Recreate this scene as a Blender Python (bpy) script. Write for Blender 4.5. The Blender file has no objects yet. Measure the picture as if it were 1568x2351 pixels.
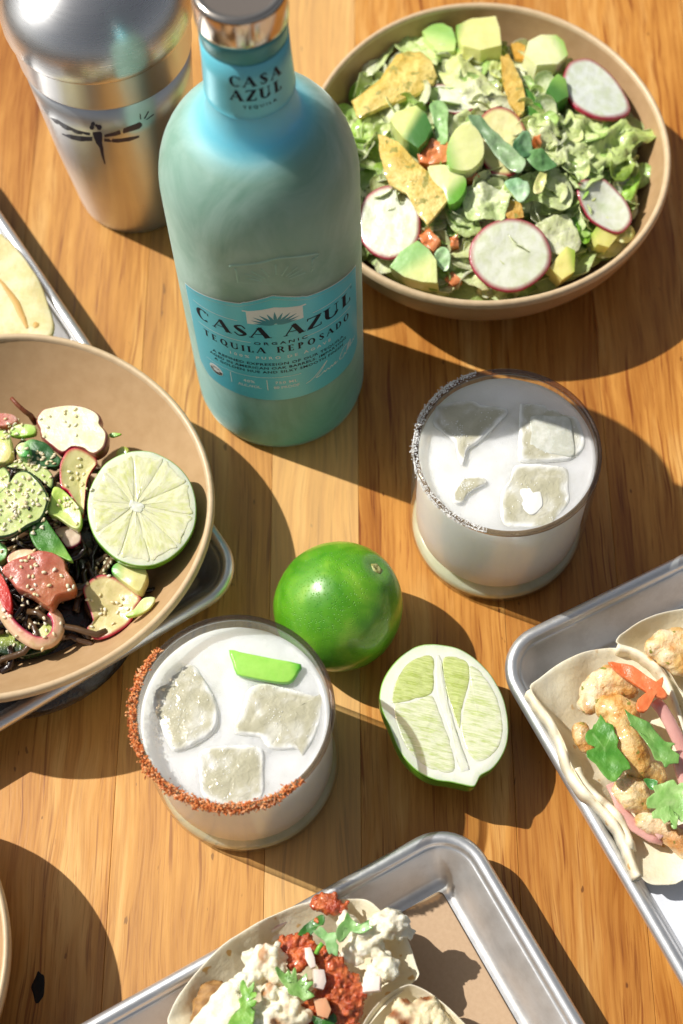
import bpy, bmesh, math, random
import numpy as np
from mathutils import Vector, Matrix, noise
random.seed(7)
S = 0.01                      # everything below is written in centimetres
scene = bpy.context.scene
COL = scene.collection
rad = math.radians

# ------------------------------------------------------------------ camera, world, sun
CAM_C = np.array([0.0, -33.611, 69.506])
PITCH, ROLL, FPX = rad(64.193), rad(-2.811), 3500.0
_F = np.array([0, math.cos(PITCH), -math.sin(PITCH)]); _X = np.array([1.0, 0, 0]); _U = np.cross(_X, _F)
CAM_R = math.cos(ROLL) * _X + math.sin(ROLL) * _U
CAM_U = -math.sin(ROLL) * _X + math.cos(ROLL) * _U
CAM_F = _F
cd = bpy.data.cameras.new('camera'); cam = bpy.data.objects.new('camera', cd); COL.objects.link(cam)
M = Matrix.Identity(4)
for i in range(3):
    M[i][0] = CAM_R[i]; M[i][1] = CAM_U[i]; M[i][2] = -CAM_F[i]; M[i][3] = CAM_C[i] * S
cam.matrix_world = M
cd.sensor_fit = 'HORIZONTAL'; cd.sensor_width = 24; cd.lens = 24 * FPX / 1568
cd.clip_start = 0.02; cd.clip_end = 50
cd.dof.use_dof = True; cd.dof.focus_distance = 0.69; cd.dof.aperture_fstop = 7.5; cd.dof.aperture_blades = 0
scene.camera = cam
SUN_AZ, SUN_EL = rad(-25.0), rad(48.0)
w = bpy.data.worlds.new('World'); scene.world = w; w.use_nodes = True
nt = w.node_tree; bg = nt.nodes['Background']
sky = nt.nodes.new('ShaderNodeTexSky'); sky.sky_type = 'NISHITA'; sky.sun_disc = False
sky.sun_elevation = SUN_EL; sky.sun_rotation = math.atan2(-math.cos(SUN_AZ), -math.sin(SUN_AZ))
sky.air_density = 1.0; sky.dust_density = 2.5; sky.ozone_density = 0.6
hs = nt.nodes.new('ShaderNodeHueSaturation'); hs.inputs['Saturation'].default_value = .32
nt.links.new(sky.outputs[0], hs.inputs['Color']); nt.links.new(hs.outputs[0], bg.inputs[0]); bg.inputs[1].default_value = 0.062
sl = bpy.data.lights.new('sun', 'SUN'); sl.energy = 4.2; sl.angle = rad(0.55); sl.color = (1.0, 0.965, 0.90)
sun = bpy.data.objects.new('sun', sl); COL.objects.link(sun)
trav = Vector((math.cos(SUN_AZ) * math.cos(SUN_EL), math.sin(SUN_AZ) * math.cos(SUN_EL), -math.sin(SUN_EL)))
sun.rotation_euler = trav.to_track_quat('-Z', 'Y').to_euler(); sun.location = (-1, 0.5, 1.2)
scene.view_settings.view_transform = 'Standard'; scene.view_settings.look = 'None'
scene.view_settings.exposure = 0.2; scene.view_settings.gamma = 1
scene.cycles.use_denoising = True
scene.cycles.max_bounces = 10; scene.cycles.transparent_max_bounces = 16; scene.cycles.transmission_bounces = 8
scene.cycles.caustics_reflective = False; scene.cycles.caustics_refractive = False
scene.cycles.sample_clamp_indirect = 6

# ------------------------------------------------------------------ helpers: places
def ray(x, y):
    d = CAM_F + CAM_R * (x - 784) / FPX - CAM_U * (y - 1175.5) / FPX
    return d / np.linalg.norm(d)
def at(x, y, z=0.0):
    d = ray(x, y); return CAM_C + d * ((z - CAM_C[2]) / d[2])
def at_plane(x, y, P, n):
    d = ray(x, y); return CAM_C + d * (((P - CAM_C) @ n) / (d @ n))
def on_rev(x, y, ax, rf):                       # first hit with a surface of revolution
    d = ray(x, y); t = 30.0; last = None
    while t < 130:
        p = CAM_C + d * t
        if math.hypot(p[0] - ax[0], p[1] - ax[1]) < rf(p[2]):
            lo, hi = t - .25, t
            for _ in range(14):
                m = (lo + hi) / 2; q = CAM_C + d * m
                if math.hypot(q[0] - ax[0], q[1] - ax[1]) < rf(q[2]): hi = m
                else: lo = m
            return CAM_C + d * lo
        t += .25
    return at(x, y, 10)
def hx(s):
    s = s.lstrip('#'); v = [int(s[i:i + 2], 16) / 255 for i in (0, 2, 4)]
    return tuple(((c + .055) / 1.055) ** 2.4 if c > .04045 else c / 12.92 for c in v)
def mixc(a, b, t):
    t = max(0, min(1, t)); return tuple(a[i] * (1 - t) + b[i] * t for i in range(3))
def sm(a, b, x):
    t = max(0, min(1, (x - a) / (b - a))) if a != b else float(x > a)
    return t * t * (3 - 2 * t)
# crops of the photograph, as coordinate frames
c_id = lambda x, y: (x, y)
c_salad = lambda x, y: (x * .56 + 690, y * .56)
c_poke = lambda x, y: (x * .28021, y * .28021 + 878.1)
c_gl = lambda x, y: (x * .36 + 250.9, y * .36 + 1348.5)
c_gr = lambda x, y: (x * .36 + 878.1, y * .36 + 784)
c_lime = lambda x, y: (x * .42 + 595.8, y * .42 + 1191.7)
c_tacoB = lambda x, y: (x * .68 + 188.2, y * .68 + 1818.9)
c_tacoR = lambda x, y: (x * .4663 + 1097.6, y * .4663 + 1254.4)
c_shk = lambda x, y: (x * .3, y * .3)
c_lab = lambda x, y: (x * .32 + 351.2, y * .32 + 533.1)

# ------------------------------------------------------------------ helpers: objects
def tag(o, label, cat, group=None, kind=None):
    if label: o['label'] = label
    if cat: o['category'] = cat
    if group: o['group'] = group
    if kind: o['kind'] = kind
    return o
def mesh(name, V, Fc, mats, parent=None, smooth=True, mi=None, col=None, loc=None, rot=None):
    me = bpy.data.meshes.new(name)
    V = np.asarray(V, dtype=float) * S
    me.from_pydata([tuple(v) for v in V], [], [tuple(int(i) for i in f) for f in Fc])
    if not isinstance(mats, (list, tuple)): mats = [mats]
    for m in mats: me.materials.append(m)
    if mi is not None: me.polygons.foreach_set('material_index', list(mi))
    me.polygons.foreach_set('use_smooth', [smooth] * len(me.polygons))
    if col is not None:
        a = me.color_attributes.new('Col', 'FLOAT_COLOR', 'POINT')
        a.data.foreach_set('color', np.c_[np.asarray(col), np.ones(len(V))].astype(np.float32).ravel())
    me.update()
    o = bpy.data.objects.new(name, me); COL.objects.link(o)
    if parent: o.parent = parent
    if loc is not None or rot is not None:
        L = Matrix.Identity(4) if rot is None else rot.copy()
        if loc is not None: L.translation = Vector([c * S for c in loc])
        o.matrix_local = L
    return o
def empty(name, loc=(0, 0, 0), rot=None):
    o = bpy.data.objects.new(name, None); COL.objects.link(o); o.empty_display_size = .02
    L = Matrix.Identity(4) if rot is None else rot.copy()
    L.translation = Vector([c * S for c in loc]); o.matrix_local = L
    return o
def recalc(o):
    bm = bmesh.new(); bm.from_mesh(o.data); bmesh.ops.recalc_face_normals(bm, faces=bm.faces); bm.to_mesh(o.data); bm.free(); return o
def lathe_vf(prof, n=72, closed_ends=True, rmod=None):
    V = []; Fc = []
    for (r, z) in prof:
        for k in range(n):
            a = 2 * math.pi * k / n; rr = r * (rmod(a) if rmod else 1)
            V.append((rr * math.cos(a), rr * math.sin(a), z))
    for i in range(len(prof) - 1):
        for k in range(n):
            k2 = (k + 1) % n
            Fc.append((i * n + k, i * n + k2, (i + 1) * n + k2, (i + 1) * n + k))
    if closed_ends:
        Fc.append(tuple(range(n))[::-1]); Fc.append(tuple((len(prof) - 1) * n + k for k in range(n)))
    return V, Fc
def smooth_loop(P, k=5):
    P = [np.array(p, float) for p in P]; n = len(P); out = []
    for i in range(n):
        p0, p1, p2, p3 = P[i - 1], P[i], P[(i + 1) % n], P[(i + 2) % n]
        for j in range(k):
            t = j / k
            out.append(.5 * ((2 * p1) + (-p0 + p2) * t + (2 * p0 - 5 * p1 + 4 * p2 - p3) * t * t + (-p0 + 3 * p1 - 3 * p2 + p3) * t ** 3))
    return out
def smooth_line(P, k=8):
    P = [np.array(p, float) for p in P]; P = [2 * P[0] - P[1]] + P + [2 * P[-1] - P[-2]]; out = []
    for i in range(1, len(P) - 2):
        p0, p1, p2, p3 = P[i - 1], P[i], P[i + 1], P[i + 2]
        for j in range(k):
            t = j / k
            out.append(.5 * ((2 * p1) + (-p0 + p2) * t + (2 * p0 - 5 * p1 + 4 * p2 - p3) * t * t + (-p0 + 3 * p1 - 3 * p2 + p3) * t ** 3))
    out.append(P[-2]); return out
def ell(cx, cy, rx, ry, rot=0, n=14, j=.03, seed=0):
    rg = random.Random(seed); c, s = math.cos(rad(rot)), math.sin(rad(rot)); L = []
    for k in range(n):
        a = 2 * math.pi * k / n; q = 1 + rg.uniform(-j, j)
        x, y = rx * q * math.cos(a), ry * q * math.sin(a); L.append((cx + x * c - y * s, cy + x * s + y * c))
    return L
def frame(n):
    n = np.array(n, float); n /= np.linalg.norm(n)
    ex = np.array([1.0, 0, 0]) - n * n[0]; ex /= np.linalg.norm(ex); ey = np.cross(n, ex)
    R = Matrix.Identity(4)
    for i in range(3): R[i][0] = ex[i]; R[i][1] = ey[i]; R[i][2] = n[i]
    return n, ex, ey, R
EDGE = {'chunk': [(1, 0), (.99, .55), (.965, .85), (.93, 1), (.905, 1)], 'sheet': [(1, 0), (.992, .7), (.975, 1)], 'sharp': [(1.0, .0), (.995, .8), (.985, 1)]}
def pad(name, pts, z, thick, mat, label=None, cat=None, group=None, crop=c_id, tilt=(0, 0), bulge=0.0, wav=0.0, wsc=1.2,
        colfn=None, edge='sheet', k=5, seed=0, parent=None, kind=None, drop=None, curl=None, inner=8, base=0, jag=0):
    """A piece of food (or sheet) of real thickness lying in its own plane at height z."""
    D = [crop(*p) for p in pts]
    if k > 1: D = [tuple(p) for p in smooth_loop(D, k)]
    if k < 0: D = [tuple(np.array(D[i]) + (np.array(D[(i + 1) % len(D)]) - np.array(D[i])) * j / -k) for i in range(len(D)) for j in range(-k)]
    if jag:
        c_ = np.mean(D, axis=0); D = [tuple(c_ + (np.array(p) - c_) * (1 + jag * (noise.noise(Vector((i * .55, seed * 3.7, 1))) + .7 * noise.noise(Vector((i * 1.6, seed, 5)))))) for i, p in enumerate(D)]
    cx, cy = np.mean([p[0] for p in D]), np.mean([p[1] for p in D])
    P = at(cx, cy, z); n, ex, ey, R = frame((tilt[0], tilt[1], 1))
    L = []
    for p in D:
        q = at_plane(p[0], p[1], P, n) - P; L.append((q @ ex, q @ ey))
    if sum(L[i][0] * L[(i + 1) % len(L)][1] - L[(i + 1) % len(L)][0] * L[i][1] for i in range(len(L))) < 0: L = L[::-1]
    return pad_local(name, L, thick, mat, P, R, label, cat, group, bulge, wav, wsc, colfn, edge, seed, parent, kind, drop, curl, inner, base)
def pad_local(name, L, thick, mat, P, R, label=None, cat=None, group=None, bulge=0, wav=0, wsc=1.2, colfn=None, edge='sheet',
              seed=0, parent=None, kind=None, drop=None, curl=None, inner=8, base=0):
    m = len(L); E = EDGE[edge]; rings = [(f, e) for f, e in E] + [(E[-1][0] * (1 - (i + 1) / inner), 1) for i in range(inner - 1)]
    V = []; C = []; off = Vector((seed * 3.1, seed * 1.7, 0)); size = max(math.hypot(*p) for p in L)
    def hgt(x, y, f):
        h = bulge * (1 - f * f)
        if wav: h += wav * (noise.noise(Vector((x / wsc, y / wsc, 0)) + off) + .5 * noise.noise(Vector((x / wsc * 2.3, y / wsc * 2.3, 5)) + off))
        if curl: h += curl[0] * ((x * curl[1] + y * curl[2]) / size) ** 2
        return h
    for s in (1, -1):
        for f, e in rings:
            for (x, y) in L:
                X, Y = x * f, y * f; h = hgt(X, Y, f)
                if base and s < 0: h = h * (1 - base)
                V.append((X, Y, h + s * e * thick / 2)); C.append(colfn(X / size, Y / size, f, s * e) if colfn else (1, 1, 1))
        h = hgt(0, 0, 0)
        V.append((0, 0, (h if s > 0 else h * (1 - base)) + s * thick / 2)); C.append(colfn(0, 0, 0, s) if colfn else (1, 1, 1))
    nr = len(rings); half = nr * m + 1; Fc = []
    for si, b in ((1, 0), (-1, half)):
        for i in range(nr - 1):
            for q in range(m):
                q2 = (q + 1) % m; f = (b + i * m + q, b + i * m + q2, b + (i + 1) * m + q2, b + (i + 1) * m + q)
                Fc.append(f if si > 0 else f[::-1])
        for q in range(m):
            q2 = (q + 1) % m; f = (b + (nr - 1) * m + q, b + (nr - 1) * m + q2, b + nr * m); Fc.append(f if si > 0 else f[::-1])
    # both f=1 rings coincide: join them
    remap = {half + q: q for q in range(m)}
    Fc = [tuple(remap.get(i, i) for i in f) for f in Fc]
    used = sorted({i for f in Fc for i in f}); ix = {u: i for i, u in enumerate(used)}
    o = mesh(name, [V[u] for u in used], [tuple(ix[i] for i in f) for f in Fc], mat, parent, True, None, [C[u] for u in used], P, R)
    if edge == 'sharp': o.data.set_sharp_from_angle(angle=rad(32))
    tag(o, label, cat, group, kind); return o
def blobs(name, B, vox, mat, label=None, cat=None, group=None, amp=.05, nsc=.3, colfn=None, parent=None, kind=None, loc=None, sub=2, rough2=0):
    """Many lumps grown into one surface. B: (x,y,z,r) world cm or (x,y,z,rx,ry,rz)."""
    if loc is None: loc = np.mean([b[:3] for b in B], axis=0)
    bm = bmesh.new()
    for b in B:
        r = b[3:6] if len(b) >= 6 else (b[3],) * 3
        Mx = Matrix.Translation(Vector([(b[i] - loc[i]) for i in range(3)])) @ Matrix.Diagonal((r[0], r[1], r[2], 1))
        bmesh.ops.create_icosphere(bm, subdivisions=sub, radius=1, matrix=Mx)
    me = bpy.data.meshes.new('tmp'); bm.to_mesh(me); bm.free()
    t = bpy.data.objects.new('tmp', me); COL.objects.link(t)
    md = t.modifiers.new('r', 'REMESH'); md.mode = 'VOXEL'; md.voxel_size = vox
    dg = bpy.context.evaluated_depsgraph_get(); ev = t.evaluated_get(dg); m2 = bpy.data.meshes.new_from_object(ev)
    V = np.array([v.co[:] for v in m2.vertices]); N = np.array([v.normal[:] for v in m2.vertices])
    Fc = [tuple(p.vertices) for p in m2.polygons]
    bpy.data.objects.remove(t); bpy.data.meshes.remove(me); bpy.data.meshes.remove(m2)
    C = []
    for i in range(len(V)):
        v = Vector(V[i]); d = noise.noise(v / nsc) + .6 * noise.noise(v / nsc * 2.1)
        if rough2: d += rough2 * noise.noise(v / nsc * 6)
        V[i] = V[i] + N[i] * d * amp
        C.append(colfn(v, d, N[i]) if colfn else (1, 1, 1))
    o = mesh(name, V, Fc, mat, parent, True, None, C, loc); tag(o, label, cat, group, kind); return o
def tube(name, P, r, mat, parent=None, n=8, taper=None, flat=1.0, label=None, cat=None, group=None, col=None, join=None, up=(0, 0, 1)):
    P = [np.array(p, float) for p in P]; loc = np.zeros(3) if join is not None else P[0]; V = []; Fc = []; m = len(P); upv = np.array(up, float)
    for i in range(m):
        t = P[min(i + 1, m - 1)] - P[max(i - 1, 0)]; t /= (np.linalg.norm(t) + 1e-9)
        a = np.cross(t, upv); a /= (np.linalg.norm(a) + 1e-9); b = np.cross(a, t)
        rr = r * (taper(i / (m - 1)) if taper else 1)
        for k in range(n):
            q = 2 * math.pi * k / n; V.append(P[i] - loc + (a * math.cos(q) + b * math.sin(q) * flat) * rr)
    for i in range(m - 1):
        for k in range(n):
            Fc.append((i * n + k, (i + 1) * n + k, (i + 1) * n + (k + 1) % n, i * n + (k + 1) % n))
    Fc.append(tuple(range(n))); Fc.append(tuple((m - 1) * n + k for k in range(n))[::-1])
    if join is not None:
        b0 = len(join[0]); join[0].extend(V); join[1].extend([tuple(i + b0 for i in f) for f in Fc])
        if len(join) > 2: join[2].extend([col] * len(V))
        return
    o = mesh(name, V, Fc, mat, parent, True, None, [col] * len(V) if col else None, loc); tag(o, label, cat, group); return o

# ------------------------------------------------------------------ materials
def nodes(name):
    m = bpy.data.materials.new(name); m.use_nodes = True; n = m.node_tree; b = n.nodes['Principled BSDF']; return m, n, b
def coord(n, scale=(1, 1, 1), rot=(0, 0, 0)):
    tc = n.nodes.new('ShaderNodeTexCoord'); mp = n.nodes.new('ShaderNodeMapping')
    mp.inputs['Scale'].default_value = [s * 100 for s in scale]; mp.inputs['Rotation'].default_value = rot
    n.links.new(tc.outputs['Object'], mp.inputs[0]); return mp
def noi(n, vec, scale, detail=3, rough=.5, dist=0):
    t = n.nodes.new('ShaderNodeTexNoise'); t.inputs['Scale'].default_value = scale; t.inputs['Detail'].default_value = detail
    t.inputs['Roughness'].default_value = rough; t.inputs['Distortion'].default_value = dist; n.links.new(vec.outputs[0], t.inputs['Vector']); return t
def ramp(n, fac, stops):
    r = n.nodes.new('ShaderNodeValToRGB'); e = r.color_ramp.elements
    while len(e) < len(stops): e.new(.5)
    for i, (p, c) in enumerate(stops): e[i].position = p; e[i].color = (*c, 1) if len(c) == 3 else c
    n.links.new(fac, r.inputs[0]); return r
def mixn(n, fac, a, b, mode='MIX'):
    x = n.nodes.new('ShaderNodeMix'); x.data_type = 'RGBA'; x.blend_type = mode
    for i, v in ((0, fac), (6, a), (7, b)):
        if isinstance(v, (int, float)): x.inputs[i].default_value = v
        elif isinstance(v, tuple): x.inputs[i].default_value = (*v[:3], 1)
        else: n.links.new(v, x.inputs[i])
    return x.outputs[2]
def bump(n, b, hgt, dist, strength=1.0):
    u = n.nodes.new('ShaderNodeBump'); u.inputs['Distance'].default_value = dist * S; u.inputs['Strength'].default_value = strength
    n.links.new(hgt, u.inputs['Height']); n.links.new(u.outputs[0], b.inputs['Normal']); return u
def food(name, base=None, rough=.45, sss=0.0, var=None, bmp=None, coat=0.0, spec=.5, trans=0.0, sssr=(.4, .3, .2), vcol=None, spots=None):
    """base None -> colour attribute. var=(scale, colour, lo, hi), bmp=(scale, dist), spots=(scale, colour, threshold)"""
    m, n, b = nodes(name); v = coord(n)
    if base is None:
        a = n.nodes.new('ShaderNodeAttribute'); a.attribute_name = 'Col'; c = a.outputs['Color']
    else:
        r = n.nodes.new('ShaderNodeRGB'); r.outputs[0].default_value = (*base, 1); c = r.outputs[0]
    if var:
        t = noi(n, v, var[0], 4, .6); mr = n.nodes.new('ShaderNodeMapRange'); mr.inputs[1].default_value = var[2]; mr.inputs[2].default_value = var[3]
        n.links.new(t.outputs[0], mr.inputs[0]); c = mixn(n, mr.outputs[0], c, mixn(n, 1.0, c, var[1], 'MULTIPLY'))
    if spots:
        t = noi(n, v, spots[0], 2, .5); rp = ramp(n, t.outputs[0], [(spots[2], (0, 0, 0)), (spots[2] + .05, (1, 1, 1))]); c = mixn(n, rp.outputs[0], c, spots[1])
    n.links.new(c, b.inputs['Base Color'])
    b.inputs['Roughness'].default_value = rough; b.inputs['Coat Weight'].default_value = coat; b.inputs['Coat Roughness'].default_value = .08
    b.inputs['Specular IOR Level'].default_value = spec; b.inputs['Transmission Weight'].default_value = trans
    if sss:
        b.inputs['Subsurface Weight'].default_value = sss; b.inputs['Subsurface Radius'].default_value = sssr; b.inputs['Subsurface Scale'].default_value = .01
    if bmp:
        t2 = noi(n, v, bmp[0], 4, .65); bump(n, b, t2.outputs[0], bmp[1])
    return m
def wood_mat():
    m, n, b = nodes('oak_wood')
    at_ = n.nodes.new('ShaderNodeAttribute'); at_.attribute_type = 'OBJECT'; at_.attribute_name = 'tone'
    at2 = n.nodes.new('ShaderNodeAttribute'); at2.attribute_type = 'OBJECT'; at2.attribute_name = 'figure'
    tc = n.nodes.new('ShaderNodeTexCoord'); off = n.nodes.new('ShaderNodeVectorMath'); off.operation = 'MULTIPLY_ADD'
    cmb = n.nodes.new('ShaderNodeCombineXYZ'); 
    for i in range(3): n.links.new(at_.outputs['Fac'], cmb.inputs[i])
    n.links.new(tc.outputs['Object'], off.inputs[0]); off.inputs[1].default_value = (100, 100, 100)
    sc = n.nodes.new('ShaderNodeVectorMath'); sc.operation = 'SCALE'; sc.inputs['Scale'].default_value = 37.0; n.links.new(cmb.outputs[0], sc.inputs[0])
    n.links.new(sc.outputs[0], off.inputs[2])
    def mp(s):
        q = n.nodes.new('ShaderNodeMapping'); q.inputs['Scale'].default_value = s; n.links.new(off.outputs[0], q.inputs[0]); return q
    # a gentle sideways wander of the grain
    wn = noi(n, mp((.25, .09, 1)), 1.0, 2, .5); wa = n.nodes.new('ShaderNodeVectorMath'); wa.operation = 'MULTIPLY_ADD'
    n.links.new(wn.outputs['Color'], wa.inputs[0]); wa.inputs[1].default_value = (1.4, 0, 0); n.links.new(off.outputs[0], wa.inputs[2])
    def mq(s):
        q = n.nodes.new('ShaderNodeMapping'); q.inputs['Scale'].default_value = s; n.links.new(wa.outputs[0], q.inputs[0]); return q
    big = noi(n, mq((.55, .07, 1)), 1.0, 4, .6)
    fine = noi(n, mq((5.5, .16, 1)), 1.0, 4, .6)
    pores = noi(n, mq((11, .42, 1)), 1.0, 3, .6)
    pores2 = noi(n, mq((4.2, .13, 1)), 1.0, 2, .5, .3)
    c1 = ramp(n, big.outputs[0], [(.32, hx('#b4742c')), (.52, hx('#d09244')), (.70, hx('#e7b56c'))])
    c2 = ramp(n, fine.outputs[0], [(.32, (.60, .45, .30)), (.5, (.9, .86, .8)), (.62, (1, 1, 1))])
    c = mixn(n, .8, c1.outputs[0], c2.outputs[0], 'MULTIPLY')
    p1 = ramp(n, pores.outputs[0], [(.30, (.62, .42, .25)), (.42, (1, 1, 1))])
    c = mixn(n, .75, c, p1.outputs[0], 'MULTIPLY')
    p2 = ramp(n, pores2.outputs[0], [(.30, (.50, .32, .17)), (.38, (1, 1, 1))])
    c = mixn(n, .95, c, p2.outputs[0], 'MULTIPLY')
    # cathedral figure on some boards
    wv = n.nodes.new('ShaderNodeTexWave'); wv.wave_type = 'BANDS'; wv.bands_direction = 'X'; wv.inputs['Scale'].default_value = .42
    wv.inputs['Distortion'].default_value = 3.0; wv.inputs['Detail'].default_value = 2; wv.inputs['Detail Scale'].default_value = .35
    n.links.new(mq((1, .09, 1)).outputs[0], wv.inputs['Vector'])
    wr = ramp(n, wv.outputs['Fac'], [(.0, (.80, .64, .45)), (.25, (1, 1, 1)), (1, (1, 1, 1))])
    fm = n.nodes.new('ShaderNodeMath'); fm.operation = 'MULTIPLY'; n.links.new(at2.outputs['Fac'], fm.inputs[0]); fm.inputs[1].default_value = .8
    c = mixn(n, fm.outputs[0], c, mixn(n, 1.0, c, wr.outputs[0], 'MULTIPLY'))
    pt = noi(n, mq((2.4, .8, 1)), 1.0, 2, .5); pr_ = ramp(n, pt.outputs[0], [(.235, (.25, .16, .09)), (.26, (1, 1, 1))])
    c = mixn(n, .8, c, pr_.outputs[0], 'MULTIPLY')
    # tone of the board: 0 dark .. 1 light
    tr = ramp(n, at_.outputs['Fac'], [(0, (.62, .52, .42)), (.5, (1, 1, 1)), (1, (1.0, 1.0, 1.0))])
    c = mixn(n, 1.0, c, tr.outputs[0], 'MULTIPLY')
    lf = n.nodes.new('ShaderNodeMapRange'); lf.inputs[1].default_value = .5; lf.inputs[2].default_value = 1; lf.inputs[4].default_value = .5; n.links.new(at_.outputs['Fac'], lf.inputs[0])
    c = mixn(n, lf.outputs[0], c, hx('#f0cc8c'))
    n.links.new(c, b.inputs['Base Color'])
    rr = n.nodes.new('ShaderNodeMapRange'); rr.inputs[3].default_value = .34; rr.inputs[4].default_value = .5; n.links.new(fine.outputs[0], rr.inputs[0])
    n.links.new(rr.outputs[0], b.inputs['Roughness']); b.inputs['Specular IOR Level'].default_value = .45
    bump(n, b, pores.outputs[0], .008)
    return m
def metal(name, col, rough, brush=(1, 1, 1), amt=.004, rvar=.15, sc=3, stain=None, met=1, aniso=0):
    m, n, b = nodes(name); v = coord(n, brush); b.inputs['Metallic'].default_value = met
    if aniso:
        tg = n.nodes.new('ShaderNodeTangent'); tg.direction_type = 'RADIAL'; tg.axis = 'Z'; n.links.new(tg.outputs[0], b.inputs['Tangent']); b.inputs['Anisotropic'].default_value = aniso; b.inputs['Anisotropic Rotation'].default_value = .25
    t = noi(n, v, sc, 5, .65); t2 = noi(n, coord(n), .5, 3, .6)
    c = mixn(n, t2.outputs[0], tuple(x * .86 for x in col), col)
    if stain: c = mixn(n, ramp(n, noi(n, coord(n, (.5, .5, .5)), 1.2, 5, .7).outputs[0], [(.45, (0, 0, 0)), (.7, (.6, .6, .6))]).outputs[0], c, stain)
    n.links.new(c, b.inputs['Base Color'])
    mr = n.nodes.new('ShaderNodeMapRange'); mr.inputs[3].default_value = rough - rvar / 2; mr.inputs[4].default_value = rough + rvar / 2
    n.links.new(t.outputs[0], mr.inputs[0]); n.links.new(mr.outputs[0], b.inputs['Roughness']); bump(n, b, t.outputs[0], amt); return m
def plain(name, col, rough=.5, spec=.5, metallic=0):
    m, n, b = nodes(name); v = coord(n); t = noi(n, v, 9, 3); c = mixn(n, t.outputs[0], tuple(x * .9 for x in col), col)
    n.links.new(c, b.inputs['Base Color']); b.inputs['Roughness'].default_value = rough; b.inputs['Specular IOR Level'].default_value = spec; b.inputs['Metallic'].default_value = metallic; return m
def thin_glass(name, tint=(.93, .95, .92), rough=.05, ior=1.5, haze=0.0):
    m = bpy.data.materials.new(name); m.use_nodes = True; n = m.node_tree; n.nodes.clear()
    out = n.nodes.new('ShaderNodeOutputMaterial'); tr = n.nodes.new('ShaderNodeBsdfTransparent'); tr.inputs[0].default_value = (*tint, 1)
    gl = n.nodes.new('ShaderNodeBsdfGlossy'); gl.inputs['Roughness'].default_value = rough
    v = coord(n); t = noi(n, v, 6, 3); bu = n.nodes.new('ShaderNodeBump'); bu.inputs['Distance'].default_value = .0002; bu.inputs['Strength'].default_value = .3
    n.links.new(t.outputs[0], bu.inputs['Height']); n.links.new(bu.outputs[0], gl.inputs['Normal'])
    lw = n.nodes.new('ShaderNodeLayerWeight'); pw = n.nodes.new('ShaderNodeMath'); pw.operation = 'POWER'; pw.inputs[1].default_value = 5; n.links.new(lw.outputs['Facing'], pw.inputs[0])
    fr = n.nodes.new('ShaderNodeMath'); fr.operation = 'MULTIPLY_ADD'; f0 = ((ior - 1) / (ior + 1)) ** 2; fr.inputs[1].default_value = (1 - f0) * .8; fr.inputs[2].default_value = f0; n.links.new(pw.outputs[0], fr.inputs[0]); mx = n.nodes.new('ShaderNodeMixShader')
    n.links.new(fr.outputs[0], mx.inputs[0]); n.links.new(tr.outputs[0], mx.inputs[1]); n.links.new(gl.outputs[0], mx.inputs[2])
    last = mx
    if haze:
        df = n.nodes.new('ShaderNodeBsdfDiffuse'); df.inputs[0].default_value = (.72, .74, .70, 1); m2 = n.nodes.new('ShaderNodeMixShader')
        mr = n.nodes.new('ShaderNodeMapRange'); mr.inputs[1].default_value = .3; mr.inputs[2].default_value = .75; mr.inputs[4].default_value = haze
        n.links.new(noi(n, coord(n, (1, 1, .35)), .8, 4, .6).outputs[0], mr.inputs[0]); n.links.new(mr.outputs[0], m2.inputs[0])
        n.links.new(mx.outputs[0], m2.inputs[1]); n.links.new(df.outputs[0], m2.inputs[2]); last = m2
    n.links.new(last.outputs[0], out.inputs[0]); return m

M_wood = wood_mat()
M_alu = metal('aluminium', (.84, .83, .82), .46, (1, 1, 1), .008, .22, 2.2, stain=(.58, .56, .54), met=.8)
M_alu_rim = metal('aluminium_rim', (.88, .88, .88), .36, (1, 1, 1), .006, .18, 3, met=.85)
M_bowl = food('stoneware', hx('#bd9b73'), .42, var=(1.1, (.88, .85, .80), .35, .7), bmp=(12, .004), spec=.4, spots=(9, hx('#b98f63'), .70))
M_rimb = food('stoneware_rim', hx('#d3b995'), .38, var=(2.0, (.9, .87, .82), .4, .7), bmp=(10, .004), spec=.45)

# ------------------------------------------------------------------ table
ROT_G = rad(-2.4)
table = empty('table_top', (0, 0, 0), Matrix.Rotation(ROT_G, 4, 'Z')); table['kind'] = 'structure'
edges = [-52, -45.5, -38.3, -31, -24.5, -17.6, -10.6, -3.55, .87, 8.0, 13.6, 20.4, 27.2, 33.5, 40.5, 47, 54]
tones = [.3, .5, .2, .45, .38, .55, .50, .86, .42, .34, .48, .36, .30, .5, .25, .4]
figs = [0, 0, .3, 0, .3, 0, 0, 1, 0, .5, .2, .6, .2, .3, 0, .2]
plank_tone = {(-10.6): .55}
for i in range(len(edges) - 1):
    a, b_ = edges[i] + .006, edges[i + 1] - .006; hw = (b_ - a) / 2; hl = 75.0; e = .02
    prof = [(-hw, -3), (-hw, -e), (-hw + e, 0)] + [(x, 0) for x in np.linspace(-hw + e, hw - e, 4)[1:-1]] + [(hw - e, 0), (hw, -e), (hw, -3)]
    V = [(x, y, z) for y in (-hl, hl) for x, z in prof]; k = len(prof)
    Fc = [(j, j + 1, k + j + 1, k + j) for j in range(k - 1)] + [(k - 1, 0, k, 2 * k - 1)] + [tuple(range(k))[::-1], tuple(range(k, 2 * k))]
    o = mesh('plank', V, Fc, M_wood, table, False, loc=((a + b_) / 2, 5, 0)); recalc(o)
    o['tone'] = [.52, .40, .34, .5, .40, .58, .66, .92, .50, .30, .5, .28, .38, .5, .3, .45][i]; o['figure'] = float(figs[i])
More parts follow.
